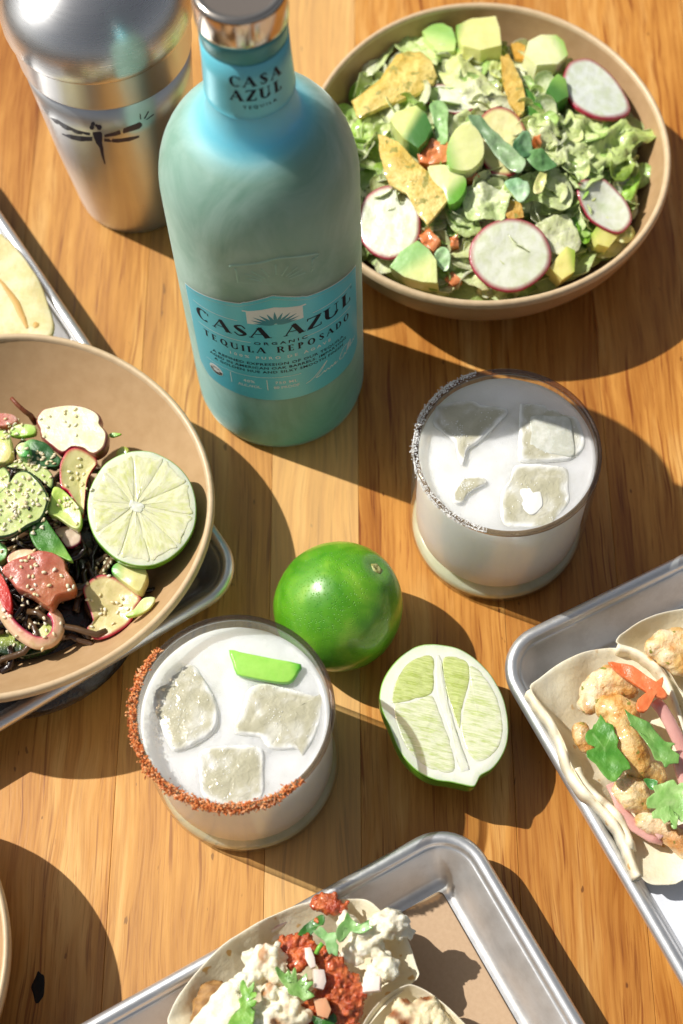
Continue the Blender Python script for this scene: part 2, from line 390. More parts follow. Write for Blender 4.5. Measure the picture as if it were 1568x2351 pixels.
# a black knot in the board at the lower left
M_knot = food('knot', hx('#0e0804'), .7, bmp=(5, .02))
kn = pad('knot', ell(88, 2268, 15, 34, 5, 14, .15, 3), .012, .02, M_knot, crop=c_id, tilt=(0, 0), parent=None, inner=3)
km = kn.matrix_basis.copy(); kn.parent = table; kn.matrix_basis = Matrix.Rotation(-ROT_G, 4, 'Z') @ km

# ------------------------------------------------------------------ trays
def rrect(hx_, hy, r, n=10):
    L = []
    for (sx, sy, a0) in ((1, 1, 0), (-1, 1, 90), (-1, -1, 180), (1, -1, 270)):
        for k in range(n + 1):
            a = rad(a0 + 90 * k / n); L.append((sx * (hx_ - r) + r * math.cos(a), sy * (hy - r) + r * math.sin(a)))
    return L
def tray(corner, a_deg, lx, ly, label, R0=2.3, H=2.5):
    """corner: outer corner of the rim; sides run along a_deg (lx) and a_deg-90 (ly)"""
    d1 = np.array([math.cos(rad(a_deg)), math.sin(rad(a_deg))]); d2 = np.array([d1[1], -d1[0]])
    c = np.array(corner) + d1 * lx / 2 + d2 * ly / 2
    t = empty('sheet_tray', (c[0], c[1], 0), Matrix.Rotation(rad(a_deg), 4, 'Z')); tag(t, label, 'tray', 'aluminium sheet trays')
    def build(name, prof, mt, cap):
        V = []; Fc = []; m = None
        for d, z in prof:
            L = rrect(lx / 2 - d, ly / 2 - d, max(.3, R0 - d)); m = len(L); V += [(x, y, z + .012 * math.sin(x * .7 + y * .4) * (z > 1)) for x, y in L]
        for i in range(len(prof) - 1):
            for k in range(m): Fc.append((i * m + k, i * m + (k + 1) % m, (i + 1) * m + (k + 1) % m, (i + 1) * m + k))
        if cap: Fc.append(tuple(range(m)))
        o = mesh(name, V, Fc, mt, t); recalc(o); return o
    build('basin', [(2.05, .16), (1.95, .17), (1.78, .25), (1.66, .42), (.86, 2.05), (.74, 2.16)], M_alu, True)
    build('rolled_rim', [(.74, 2.16), (.64, 2.20), (.60, 2.34), (.52, 2.44), (.38, 2.5), (.24, 2.49), (.10, 2.41), (.02, 2.28), (0, 2.12), (.05, 1.96), (.2, 1.86), (.4, 1.86)], M_alu_rim, False)
    build('outer_wall', [(.40, 1.86), (.92, 1.84), (1.56, .40), (1.72, .14), (1.95, .05), (2.3, .05)], M_alu, False)
    return t, c, d1, d2
tB, cB, _, _ = tray((4.65, -16.27), 296.2, 33, 24, 'aluminium tray at the bottom holding the cauliflower tacos on brown paper')
tR, cR, _, _ = tray((6.5, -8.6), 24.1, 33, 24, 'aluminium tray at the right edge holding the shrimp tacos')
tL, cL, _, _ = tray((-4.45, -4.46), 210.5, 24, 33, 'aluminium tray under the left bowl, beside the shaker')
M_paper = food('kraft_paper', hx('#c9ab8b'), .75, var=(5, (.92, .90, .88), .35, .7), bmp=(14, .006), spec=.2)
M_wpaper = food('white_paper', hx('#dcdfe6'), .7, bmp=(3, .01), spec=.2)
def liner(c, ang, lx, ly, mt, label, z=.2, name='paper_liner'):
    L = rrect(lx / 2, ly / 2, .25, 3); R = Matrix.Rotation(rad(ang), 4, 'Z')
    return pad_local(name, L, .03, mt, np.array([c[0], c[1], z]), R, label, 'paper', wav=.02, wsc=5)
liner(cB, 296.2, 28.6, 19.6, M_paper, 'brown kraft paper sheet lining the bottom tray')
liner(cR + np.array([2.6, 1.2]), 24.1, 24, 17.4, M_paper, 'brown paper sheet lining the tray at the right edge', .2)

# ------------------------------------------------------------------ bowls
def bowl(name, pts, z, tilt, label, ref=None, base_z=0.0, H=5.0, r_fix=None, conic=False):
    n, ex, ey, R = frame((tilt[0], tilt[1], 1))
    P0 = np.array([ref[0], ref[1], z])
    if pts:
        Q = [((at_plane(*p, P0, n) - P0) @ ex, (at_plane(*p, P0, n) - P0) @ ey) for p in pts]
        A = np.array([[2 * x, 2 * y, 1] for x, y in Q]); b = np.array([x * x + y * y for x, y in Q]); s_ = np.linalg.lstsq(A, b, rcond=None)[0]
        cx, cy = s_[0], s_[1]; R0 = math.sqrt(s_[2] + cx * cx + cy * cy)
        th = [math.atan2(y - cy, x - cx) for x, y in Q]; rr = [math.hypot(x - cx, y - cy) - R0 for x, y in Q]
        K = 4; B = np.array([[f(k * t) for k in range(1, K) for f in (math.cos, math.sin)] for t in th])
        cf = np.linalg.solve(B.T @ B + .35 * np.eye(B.shape[1]), B.T @ np.array(rr))
        rm = lambda a: 1 + sum(cf[(k - 1) * 2 + j] * f(k * a) for k in range(1, K) for j, f in enumerate((math.cos, math.sin))) / R0
    else: cx = cy = 0; R0 = r_fix; rm = lambda a: 1
    P = P0 + ex * cx + ey * cy
    base = P - n * H
    t = empty('stoneware_bowl', base, R); tag(t, label, 'bowl', 'tan stoneware bowls')
    def L(prof, nm, mt, cap=False):
        V, Fc = lathe_vf(prof, 96, False, None); V = [(x * (1 + (rm(math.atan2(y, x)) - 1) * sm(.3, 1, math.hypot(x, y) / R0)), y * (1 + (rm(math.atan2(y, x)) - 1) * sm(.3, 1, math.hypot(x, y) / R0)), z_) for x, y, z_ in V]
        if cap: Fc.append(tuple(range(96)))
        o = mesh(nm, V, Fc, mt, t); recalc(o); return o
    r = R0
    inner = [(.30 * r, .55), (.5 * r, .62), (.62 * r, .85), (.74 * r, 1.4), (.83 * r, 2.2), (.90 * r, 3.2), (.945 * r, 4.2), (.962 * r, 4.75)]
    if conic: inner = [(.25 * r, .55), (.40 * r, .65), (.52 * r, 1.0), (.63 * r, 1.6), (.74 * r, 2.45), (.85 * r, 3.45), (.93 * r, 4.35), (.962 * r, 4.75)]
    L(inner, 'inside', M_bowl, True)
    L([(.962 * r, 4.75), (.966 * r, 4.9), (.973 * r, 4.98), (.983 * r, 5.0), (.993 * r, 4.95), (.999 * r, 4.82), (r, 4.6)], 'rim', M_rimb)
    L([(r, 4.6), (.965 * r, 4.0), (.90 * r, 3.3), (.80 * r, 2.4), (.70 * r, 1.6), (.60 * r, 1.0), (.5 * r, .45), (.46 * r, .3), (.45 * r, .0), (.41 * r, .0), (.4 * r, .25), (.2 * r, .3)] if conic else [(r, 4.6), (.985 * r, 3.9), (.955 * r, 3.0), (.90 * r, 2.0), (.80 * r, 1.0), (.68 * r, .45), (.60 * r, .3), (.57 * r, 0), (.53 * r, 0), (.52 * r, .25), (.2 * r, .3)], 'outside', M_bowl)
    return t, P, R0
BR = bowl('bowl', [(742, 210), (780, 135), (880, 50), (1000, 15), (1103, 8), (1250, 25), (1400, 100), (1500, 220), (1538, 350), (1520, 470), (1440, 590), (1330, 655), (1150, 697), (980, 680), (835, 622)],
          4.9, (0, 0), 'tan stoneware bowl at the upper right heaped with green avocado and radish salad', (8.4, 17.5))
BL = bowl('bowl', [(0, 770), (100, 762), (200, 780), (300, 830), (400, 930), (470, 1030), (500, 1150), (490, 1220), (440, 1330), (370, 1415), (280, 1490), (180, 1555), (90, 1590), (0, 1607)],
          5.2, (.06, .045), 'tan stoneware bowl at the left edge holding the poke salad with a lime half', (-15.2, -2.2), conic=True)
pbl = at(23, 2190, 4.8)
BB = bowl('bowl', None, 5.0, (0, 0), 'tan stoneware bowl of which only the rim shows at the lower left corner', (pbl[0] - 8.3, pbl[1]), r_fix=8.3)
BRc, BLc = BR[1], BL[1]

# ------------------------------------------------------------------ tequila bottle
BX = np.array([-2.795, 7.96])
prof_b = [(0, .25), (2.6, .2), (3.6, .03), (4.0, .08), (4.22, .32), (4.31, .8), (4.33, 2), (4.32, 8), (4.31, 14), (4.3, 16.9)] + [(1.9 + 2.4 * math.cos(a_), 17 + 3.95 * math.sin(a_)) for a_ in np.linspace(.08, 1.42, 15)] + [(2.02, 21.15), (1.88, 21.6), (1.80, 22.2), (1.75, 23.2), (1.70, 24.9), (1.66, 25.9)]
zz = [p[1] for p in prof_b[3:]]; rr_ = [p[0] for p in prof_b[3:]]
def r_bot(z):
    if z < .05 or z > 25.9: return 0
    return float(np.interp(z, zz, rr_))
def frosted():
    m, n, b = nodes('frosted_glass'); v = coord(n)
    sep = n.nodes.new('ShaderNodeSeparateXYZ'); tc = n.nodes.new('ShaderNodeTexCoord'); n.links.new(tc.outputs['Object'], sep.inputs[0])
    zr = ramp(n, sep.outputs['Z'], [(0, hx('#5cb8c0')), (.025, hx('#74bcbc')), (.06, hx('#96c0b6')), (.10, hx('#a0beb2'))]); 
    mr = n.nodes.new('ShaderNodeMapRange'); mr.inputs[2].default_value = 1.0; n.links.new(sep.outputs['Z'], mr.inputs[0])
    # neck colour: by distance from the axis, above the shoulder
    ln = n.nodes.new('ShaderNodeVectorMath'); ln.operation = 'LENGTH'; cb = n.nodes.new('ShaderNodeCombineXYZ')
    n.links.new(sep.outputs['X'], cb.inputs[0]); n.links.new(sep.outputs['Y'], cb.inputs[1]); n.links.new(cb.outputs[0], ln.inputs[0])
    nk = ramp(n, ln.outputs['Value'], [(.0, (1, 1, 1)), (.0205, (1, 1, 1)), (.029, (0, 0, 0))])
    zt = n.nodes.new('ShaderNodeMath'); zt.operation = 'GREATER_THAN'; zt.inputs[1].default_value = .15; n.links.new(sep.outputs['Z'], zt.inputs[0])
    nf = n.nodes.new('ShaderNodeMath'); nf.operation = 'MULTIPLY'; n.links.new(nk.outputs[0], nf.inputs[0]); n.links.new(zt.outputs[0], nf.inputs[1])
    t = noi(n, coord(n, (1, 1, .6)), .28, 5, .62, .8)
    c = mixn(n, ramp(n, t.outputs[0], [(.40, (.0, .0, .0)), (.62, (1, 1, 1))]).outputs[0], zr.outputs[0], mixn(n, 1.0, zr.outputs[0], (.62, .74, .68), 'MULTIPLY'))
    c = mixn(n, nf.outputs[0], c, hx('#7ccfe0'))
    n.links.new(c, b.inputs['Base Color']); b.inputs['Roughness'].default_value = .5; b.inputs['Specular IOR Level'].default_value = .35
    b.inputs['Sheen Weight'].default_value = .45; b.inputs['Sheen Roughness'].default_value = .35; b.inputs['Sheen Tint'].default_value = (.75, .95, .88, 1)
    b.inputs['Subsurface Weight'].default_value = 1; b.inputs['Subsurface Radius'].default_value = (3.2, 3.4, 3.4); b.inputs['Subsurface Scale'].default_value = .01
    t3 = noi(n, v, 2.2, 4, .6); bump(n, b, t3.outputs[0], .012); return m
M_frost = frosted(); M_emb = food('embossed_glass', hx('#9cc4b6'), .35, spec=.6); M_emb2 = food('embossed_foot_glass', hx('#74bcbc'), .35, spec=.6)
bottle = empty('tequila_bottle', (BX[0], BX[1], 0)); tag(bottle, 'frosted blue green tequila bottle with a turquoise label, standing between the shaker and the salad', 'bottle')
V, Fc = lathe_vf(prof_b[1:], 128, True); mesh('body', V, Fc, M_frost, bottle)
def on_bottle(p, off=.02):
    q = on_rev(p[0], p[1], BX, r_bot); d = q[:2] - BX; l = np.hypot(*d); return np.array([d[0] / l * (l + off), d[1] / l * (l + off), q[2]])
def cylmap(theta0, r): return lambda u, z: (r * math.cos(theta0 + u / r), r * math.sin(theta0 + u / r), z)
TH0 = rad(-86.3); RL = 4.325; HWL = 4.76
def sheet_uv(name, outline_top, outline_bot, u0, u1, n, mp, mt, parent, back=None):
    V = []; Fc = []
    for i in range(n + 1):
        u = u0 + (u1 - u0) * i / n; a, b_ = outline_bot(u), outline_top(u)
        for j in range(5): V.append(mp(u, a + (b_ - a) * j / 4))
    for i in range(n):
        for j in range(4): Fc.append((i * 5 + j, (i + 1) * 5 + j, (i + 1) * 5 + j + 1, i * 5 + j + 1))
    return mesh(name, V, Fc, mt, parent)
def lab_top(u):
    a = abs(u)
    base = 12.45 + 1.25 * (1 - min(1, a / HWL) ** 1.7)
    return base + .42 * max(0, 1 - a / 1.2) + (.12 if a < 1.35 else .12 * max(0, 1 - (a - 1.35) / .1))
def lab_bot(u):
    a = abs(u); e = HWL - a
    return 5.3 + (.75 * (1 - min(1, e / .8)) ** 2 if e < .8 else 0)
def lab_mat(name, col):
    m, n, b = nodes(name); v = coord(n); t = noi(n, v, 16, 3, .7); c = mixn(n, t.outputs[0], tuple(x * .85 for x in col), tuple(min(1, x * 1.12) for x in col))
    n.links.new(c, b.inputs['Base Color']); b.inputs['Roughness'].default_value = .38; b.inputs['Metallic'].default_value = .12; bump(n, b, t.outputs[0], .003); return m
M_lab = lab_mat('turquoise_paper', hx('#5ccbe2')); M_white = plain('white_ink', hx('#e9eef0'), .45); M_navy = plain('navy_ink', hx('#08182e'), .5, .2)
M_teal = plain('teal_ink', hx('#2d8fa5'), .4); M_edge = plain('label_edge', hx('#f2f6f6'), .5); M_silver = metal('silver_ink', (.6, .62, .63), .35)
mpl = cylmap(TH0, RL)
lab = sheet_uv('label', lab_top, lab_bot, -HWL, HWL, 96, mpl, M_lab, bottle)
sheet_uv('label_edge', lambda u: lab_top(max(-HWL, min(HWL, u))) + .045, lambda u: lab_bot(max(-HWL, min(HWL, u))) - .03, -HWL - .035, HWL + .035, 96, cylmap(TH0, RL - .008), M_edge, bottle)
class Print:
    """Flat ink: strokes and polygons in label coordinates, mapped on to the curved paper."""
    def __init__(s, mp): s.mp = mp; s.V = []; s.F = []
    def strip(s, P, w, k=1):
        P = [np.array(p, float) for p in P]; n = len(P)
        if isinstance(w, (int, float)): w = [w] * n
        Q = [P[0]]; W = [w[0]]
        for i in range(n - 1):
            k_ = max(1, int(math.ceil(np.linalg.norm(P[i + 1] - P[i]) / .14)))
            for j in range(1, k_ + 1): Q.append(P[i] + (P[i + 1] - P[i]) * j / k_); W.append(w[i] + (w[i + 1] - w[i]) * j / k_)
        P, w, n = Q, W, len(Q); b = len(s.V)
        for i in range(n):
            t = P[min(i + 1, n - 1)] - P[max(i - 1, 0)]; t = t / (np.linalg.norm(t) + 1e-9); nn = np.array([-t[1], t[0]]) * w[i] / 2
            s.V.append(s.mp(*(P[i] + nn))); s.V.append(s.mp(*(P[i] - nn)))
        for i in range(n - 1): s.F.append((b + 2 * i, b + 2 * i + 1, b + 2 * i + 3, b + 2 * i + 2))
    def fan(s, P):
        b = len(s.V); c = np.mean(np.array(P), axis=0); s.V.append(s.mp(*c)); s.V += [s.mp(*p) for p in P]; n = len(P)
        for i in range(n): s.F.append((b, b + 1 + i, b + 1 + (i + 1) % n))
    def quad(s, a, b_, c, d, n=8):
        a, b_, c, d = map(np.array, (a, b_, c, d)); k = len(s.V)
        for i in range(n + 1):
            t = i / n; s.V.append(s.mp(*(a + (b_ - a) * t))); s.V.append(s.mp(*(d + (c - d) * t)))
        for i in range(n): s.F.append((k + 2 * i, k + 2 * i + 1, k + 2 * i + 3, k + 2 * i + 2))
    def bowl_(s, cx, cy, rx, ry, a0, a1, wt, wn, n=20):
        P = []; W = []
        for i in range(n + 1):
            a = rad(a0 + (a1 - a0) * i / n); P.append((cx + rx * math.cos(a), cy + ry * math.sin(a))); W.append(wn + (wt - wn) * abs(math.cos(a)) ** 1.5)
        s.strip(P, W)
    def glyph(s, ch, x, y, h, w=None, T=.24, t=.05, sl=0):
        """high contrast display capitals; x is the centre, y the baseline"""
        w = w or {'I': .25, 'L': .62, 'E': .62, 'T': .72, 'S': .62, 'P': .62, 'R': .72, 'Z': .75, 'U': .78, 'D': .78, 'A': .86, 'C': .78, 'O': .84, 'Q': .84}.get(ch, .7)
        w *= h; T *= h; t *= h; L, R = x - w / 2, x + w / 2; top = y + h
        st = lambda P, W: s.strip([(p[0] + sl * (p[0] - 0) * 0, p[1]) for p in P], W)
        def serif(cx, cy, ww=None): ww = ww or T * 1.7; st([(cx - ww / 2, cy), (cx + ww / 2, cy)], t)
        if ch == 'A':
            st([(L, y), (x, top)], t * 1.2); st([(x - T * .12, top - t), (R - T * .45, y)], T); st([(x - w * .27, y + h * .34), (x + w * .2, y + h * .34)], t); serif(L + .02 * h, y + t / 2, T * .9); serif(R - T * .45, y + t / 2, T * 1.5)
        elif ch == 'C': s.bowl_(x, y + h / 2, w / 2 - T / 3, h / 2 - t / 2, 48, 312, T, t * 1.1); st([(R - T * .35, y + h * .70), (R - T * .35, y + h * .92)], t)
        elif ch == 'S':
            P = smooth_line([(R - w * .12, y + h * .74), (x + w * .12, top - t * .6), (L + w * .2, y + h * .80), (x, y + h * .52), (R - w * .18, y + h * .24), (x - w * .1, y + t * .6), (L + w * .08, y + h * .26)], 6)
            m = len(P); st(P, [t + (T * .95 - t) * math.exp(-((i / m - .5) / .2) ** 2) + t * .4 for i in range(m)])
        elif ch == 'Z': st([(L + t, top - t / 2), (R, top - t / 2)], t * 1.3); st([(R - T * .5, top - t), (L + T * .5, y + t)], T); st([(L, y + t / 2), (R - t, y + t / 2)], t * 1.3); st([(R - t, y), (R - t, y + h * .24)], t); st([(L + t, top), (L + t, top - h * .2)], t)
        elif ch == 'U':
            st([(L + T / 2, top), (L + T / 2, y + h * .32)], T); s.bowl_(x, y + h * .33, w / 2 - T / 2, h * .33 - t / 2, 180, 360, T * .9, t * 1.3, 14); st([(R - T / 2 + T * .0, y + h * .3), (R - T / 2, top)], t * 1.1); serif(L + T / 2, top - t / 2); serif(R - T / 2, top - t / 2, T * 1.1)
        elif ch == 'L': st([(L + T * .7, y), (L + T * .7, top)], T); serif(L + T * .7, top - t / 2); st([(L, y + t / 2), (R, y + t / 2)], t); st([(R - t, y), (R - t, y + h * .28)], t * 1.6)
        elif ch == 'T': st([(x, y), (x, top)], T); st([(L, top - t / 2), (R, top - t / 2)], t); serif(x, y + t / 2); st([(L + t, top), (L + t, top - h * .2)], t); st([(R - t, top), (R - t, top - h * .2)], t)
        elif ch == 'E':
            st([(L + T * .7, y), (L + T * .7, top)], T)
            for q in (t / 2, h / 2, h - t / 2): st([(L, y + q), (R - (w * .15 if q == h / 2 else 0), y + q)], t)
            st([(R - t, y), (R - t, y + h * .22)], t); st([(R - t, top), (R - t, top - h * .2)], t)
        elif ch == 'I': st([(x, y), (x, top)], T); serif(x, y + t / 2); serif(x, top - t / 2)
        elif ch in 'OQ':
            s.bowl_(x, y + h / 2, w / 2 - T / 2, h / 2 - t / 2, 0, 360, T, t * 1.2, 28)
            if ch == 'Q': st([(x, y + h * .12), (R, y - h * .18)], T * .6)
        elif ch == 'D': st([(L + T * .6, y), (L + T * .6, top)], T); s.bowl_(L + w * .36, y + h / 2, w * .64 - T / 2, h / 2 - t / 2, -90, 90, T, t, 16); st([(L, top - t / 2), (L + w * .4, top - t / 2)], t); st([(L, y + t / 2), (L + w * .4, y + t / 2)], t)
        elif ch in 'PR':
            st([(L + T * .6, y), (L + T * .6, top)], T); s.bowl_(L + w * .42, y + h * .74, w * .5 - T / 2, h * .26 - t / 2, -90, 90, T, t, 12); st([(L, top - t / 2), (L + w * .45, top - t / 2)], t); st([(L + T, y + h * .48), (L + w * .45, y + h * .48)], t); serif(L + T * .6, y + t / 2)
            if ch == 'R': st([(x + w * .05, y + h * .48), (R - T * .3, y)], T * .9)
    def text(s, body, x, y, h, spacing=1.15, bold=.012, xs=1.0, font_w=None):
        """sans text centred on x, letter height h"""
        cu = bpy.data.curves.new('t', 'FONT'); cu.body = body; cu.size = 1; cu.align_x = 'CENTER'; cu.space_character = spacing; cu.offset = bold; cu.resolution_u = 2; cu.fill_mode = 'FRONT'
        ob = bpy.data.objects.new('t', cu); COL.objects.link(ob); dg = bpy.context.evaluated_depsgraph_get(); me = bpy.data.meshes.new_from_object(ob.evaluated_get(dg))
        k = h / .69; b = len(s.V); xs_ = k * xs; wd = max([v.co.x for v in me.vertices] or [1]) - min([v.co.x for v in me.vertices] or [0])
        if font_w: xs_ = font_w / wd
        s.V += [s.mp(x + v.co.x * xs_, y + v.co.y * k + getattr(s, 'arch', lambda u: 0)(x + v.co.x * xs_)) for v in me.vertices]; s.F += [tuple(b + i for i in p.vertices) for p in me.polygons]
        bpy.data.objects.remove(ob); bpy.data.curves.remove(cu); bpy.data.meshes.remove(me)
    def done(s, name, mt, parent): return mesh(name, s.V, s.F, mt, parent, False)
inkmap = cylmap(TH0, RL + .006); ink2 = cylmap(TH0, RL + .010)
def U_(theta): return rad(theta + 86.3) * RL
arch = lambda u: -.016 * u * u
# brand lettering
W_ = {'A': .98, 'C': .9, 'S': .76, 'Z': .86, 'U': .92, 'L': .74}
for body, us in (('CASA', (-3.68, -2.62, -1.68, -.76)), ('AZUL', (.82, 1.80, 2.78, 3.78))):
    for ch, u in zip(body, us):
        g = Print(lambda x, y, u=u: ink2(x, y + arch(u) + (x - u) * (-.032 * u))); g.glyph(ch, u, 10.91, .9, W_.get(ch), T=.26, t=.055); g.done('letter', M_navy, lab)
us = np.linspace(-3.66, -1.5, 7)
for ch, u in zip('TEQUILA', (-3.66, -3.18, -2.64, -2.08, -1.66, -1.30, -.80)):
    g = Print(lambda x, y, u=u: inkmap(x, y + arch(u) + (x - u) * (-.032 * u))); g.glyph(ch, u, 9.62, .5, {'I': .25, 'L': .56, 'E': .54, 'T': .66, 'S': .56, 'P': .56, 'R': .66, 'U': .72, 'D': .72, 'A': .8, 'O': .78, 'Q': .78}[ch], T=.2, t=.07); g.done('letter', M_navy, lab)
for ch, u in zip('REPOSADO', (.10, .58, 1.06, 1.58, 2.12, 2.62, 3.16, 3.72)):
    g = Print(lambda x, y, u=u: inkmap(x, y + arch(u) + (x - u) * (-.032 * u))); g.glyph(ch, u, 9.62, .5, {'I': .25, 'L': .56, 'E': .54, 'T': .66, 'S': .56, 'P': .56, 'R': .66, 'U': .72, 'D': .72, 'A': .8, 'O': .78, 'Q': .78}[ch], T=.2, t=.07); g.done('letter', M_navy, lab)
g = Print(inkmap); g.arch = arch
g.text('ORGANIC', .15, 10.32, .22, 1.5, .02, font_w=2.5)
g.text('A REFINED EXPRESSION OF OUR TEQUILA', 0, 8.52, .2, 1.1, .02, font_w=6.9)
g.text('AGED IN AMERICAN OAK BARRELS. IMPARTING', 0, 8.17, .2, 1.1, .02, font_w=7.3)
g.text('A GOLDEN HUE AND SILKY SMOOTH FINISH', 0, 7.82, .2, 1.1, .02, font_w=6.8); g.text('\u00ae', 4.2, 11.75, .13); g.done('small_print', M_navy, lab)['kind'] = 'stuff'
g = Print(inkmap); g.arch = arch
g.text('100% PURO DE AGAVE', .1, 9.08, .22, 1.6, .016, font_w=5.0)
for u0, u1, z in ((-4.25, -1.75, 12.15), (1.75, 4.25, 12.15), (-4.15, -1.25, 10.48), (1.25, 4.1, 10.48)):
    g.strip([(u0 + (u1 - u0) * i / 12, z + (12.15 - z) * 0 + arch(u0 + (u1 - u0) * i / 12) * 1.3) for i in range(13)], .034)
g.strip([(-4.0 + 4.95 * i / 14, 7.42 + arch(-4 + 4.95 * i / 14)) for i in range(15)], .03)
g.strip([(-2.55, 7.2), (-2.55, 6.25)], .035); g.strip([(-.72, 7.2), (-.72, 6.25)], .035)
g.text('40%', -1.6, 6.82, .22); g.text('ALC./VOL.', -1.6, 6.38, .22, 1, .015, font_w=1.2); g.text('750 ML', .2, 6.82, .22); g.text('80 PROOF', .2, 6.38, .22, 1, .015, font_w=1.25)
# the handwriting at the lower right
sig = [(1.15, 6.35), (1.5, 6.55), (1.9, 7.0), (2.2, 7.35), (2.35, 7.5), (2.15, 7.2), (1.85, 6.75), (1.7, 6.5), (2.0, 6.6), (2.15, 6.75), (2.2, 6.6), (2.35, 6.78), (2.45, 6.62), (2.6, 6.8), (2.65, 6.65), (2.85, 6.85), (2.8, 6.65), (3.0, 6.75)]
g.strip(smooth_line(sig, 5), .045)
g.strip(smooth_line([(3.75, 7.35), (3.5, 7.4), (3.2, 7.0), (3.15, 6.7), (3.4, 6.65), (3.5, 6.85), (3.6, 6.7), (3.85, 7.4), (3.75, 6.8), (4.0, 7.45), (3.95, 6.85), (4.05, 7.0), (4.15, 6.9), (4.25, 7.1), (4.3, 6.95), (4.45, 7.1)], 5), .045)
g.done('white_print', M_white, lab)['kind'] = 'stuff'
g = Print(inkmap)
for ch in ((-4.62, 4.62),): g.strip([(-4.6 + 9.2 * i / 60, lab_top(-4.6 + 9.2 * i / 60) - .22) for i in range(61)], .015)
g.done('border_line', M_silver, lab)
# house emblem with an agave
g = Print(inkmap); hb, ht = 12.02, 12.98
g.quad((-1.28, hb), (1.28, hb), (1.28, ht), (-1.28, ht), 10); g.quad((-1.45, ht - .02), (1.45, ht - .02), (1.45, ht + .07), (-1.45, ht + .07), 10)
k_ = len(g.V)
for i in range(13): u_ = -1.2 + .2 * i; g.V += [inkmap(u_, ht + .06), inkmap(u_, ht + .06 + .32 * (1 - abs(u_) / 1.2) + .002)]
for i in range(12): g.F.append((k_ + 2 * i, k_ + 2 * i + 2, k_ + 2 * i + 3, k_ + 2 * i + 1))
g.done('house_emblem', M_white, lab)
g = Print(ink2)
for a, l in ((90, 1.02), (68, .95), (112, .95), (48, 1.05), (132, 1.05), (31, 1.15), (149, 1.15), (17, 1.15), (163, 1.15), (6, 1.0), (174, 1.0)):
    d = np.array([math.cos(rad(a)), math.sin(rad(a))]); c0 = np.array([0, 11.98]); g.strip([c0 + d * l * t for t in (.08, .3, .55, .8, 1)], [.05, .16, .15, .08, .005])
g.done('agave_emblem', M_teal, lab)
g = Print(inkmap); g.fan([(-3.45 + .42 * math.cos(a), 6.62 + .42 * math.sin(a)) for a in np.linspace(0, 2 * math.pi, 24)[:-1]]); g.done('round_seal', M_white, lab)
g = Print(ink2); 
for y0 in (6.62,): g.fan([(-3.45 + .38 * math.cos(a), y0 + .38 * math.sin(a)) for a in np.linspace(math.pi, 2 * math.pi, 16)])
g.text('USDA', -3.45, 6.7, .15, 1, .02, font_w=.5); g.done('seal_print', plain('seal_ink', hx('#3b342c')), lab)
g = Print(cylmap(TH0, RL + .014)); g.text('ORGANIC', -3.45, 6.42, .11, 1, .01, font_w=.52); g.done('seal_lettering', M_white, lab)
# embossed house on the glass
EMB = ([], [])
def emboss(pts, w, name='embossing', hgt=.05, closed=False, crop=c_lab):
    P = [on_bottle(crop(*p), -.035) for p in smooth_line(pts, 3)]
    tube(name, [p for p in P], w, M_frost, None, 8, join=EMB)
emboss([(560, 252), (556, 240), (620, 238), (760, 222), (830, 205), (890, 188), (1000, 180), (1100, 168), (1180, 155), (1182, 172), (1165, 180)], .07)
emboss([(590, 258), (600, 300), (608, 345), (612, 362)], .06); emboss([(1150, 185), (1140, 230), (1145, 262), (1130, 285)], .06)
emboss([(610, 362), (700, 368), (800, 376), (880, 378)], .04); emboss([(890, 376), (1000, 350), (1120, 296)], .03)
for x1, y1 in ((660, 300), (670, 330), (705, 282), (775, 262), (880, 232), (972, 240), (1040, 250), (1080, 262), (1095, 290)):
    x0, y0 = 884, 372; emboss([(x0 * .55 + x1 * .45, y0 * .55 + y1 * .45), (x0 * .3 + x1 * .7, y0 * .3 + y1 * .7), (x1, y1)], .05)
mesh('embossed_house', EMB[0], EMB[1], M_emb, bottle)
# raised lettering near the foot of the glass
g = Print(cylmap(TH0, 4.325)); g.text('CASA AZUL', 0, 1.9, .75, 1.5, .02, font_w=7.2); g.done('embossed_lettering', M_emb2, bottle)
# neck label, collar and stopper
M_neck = lab_mat('neck_paper', hx('#74d4e6')); NT = rad(-77)
V, Fc = lathe_vf([(1.83, 22.78), (1.815, 22.8), (1.80, 23.1), (1.74, 24.5), (1.71, 25.55), (1.66, 25.57)], 96, False); nlab = mesh('neck_label', V, Fc, M_neck, bottle)
def neckmap(u, z):
    r = float(np.interp(z, [22.8, 23.1, 24.5, 25.55], [1.815, 1.80, 1.74, 1.71])) + .012; a = NT + u / 1.75; return (r * math.cos(a), r * math.sin(a), z)
for row, zb in (('CASA', 24.52), ('AZUL', 23.78)):
    for ch, u in zip(row, (-.83, -.27, .29, .85)):
        g = Print(neckmap); g.glyph(ch, u, zb, .56, T=.25, t=.07); g.done('letter', M_navy, nlab)
g = Print(neckmap); g.text('TEQUILA', .05, 23.36, .15, 1.6, .02, font_w=1.35); g.done('neck_small_print', M_navy, nlab)
M_coll = lab_mat('turquoise_collar', hx('#3f97a0'))
V, Fc = lathe_vf([(1.62, 25.5), (1.68, 25.6), (1.72, 26.2), (1.74, 26.5), (1.6, 26.6)], 72, False); mesh('collar', V, Fc, M_coll, bottle)
M_cap = metal('cap_metal', (.62, .56, .49), .16, (1, 1, .3), .003, .1, 2)
V, Fc = lathe_vf([(1.5, 26.5), (1.72, 26.5), (1.77, 26.56), (1.78, 26.7), (1.78, 27.75), (1.75, 27.88), (1.64, 27.97), (1.47, 27.95), (1.40, 27.86)], 96, False); capo = mesh('cap', V, Fc, M_cap, bottle)
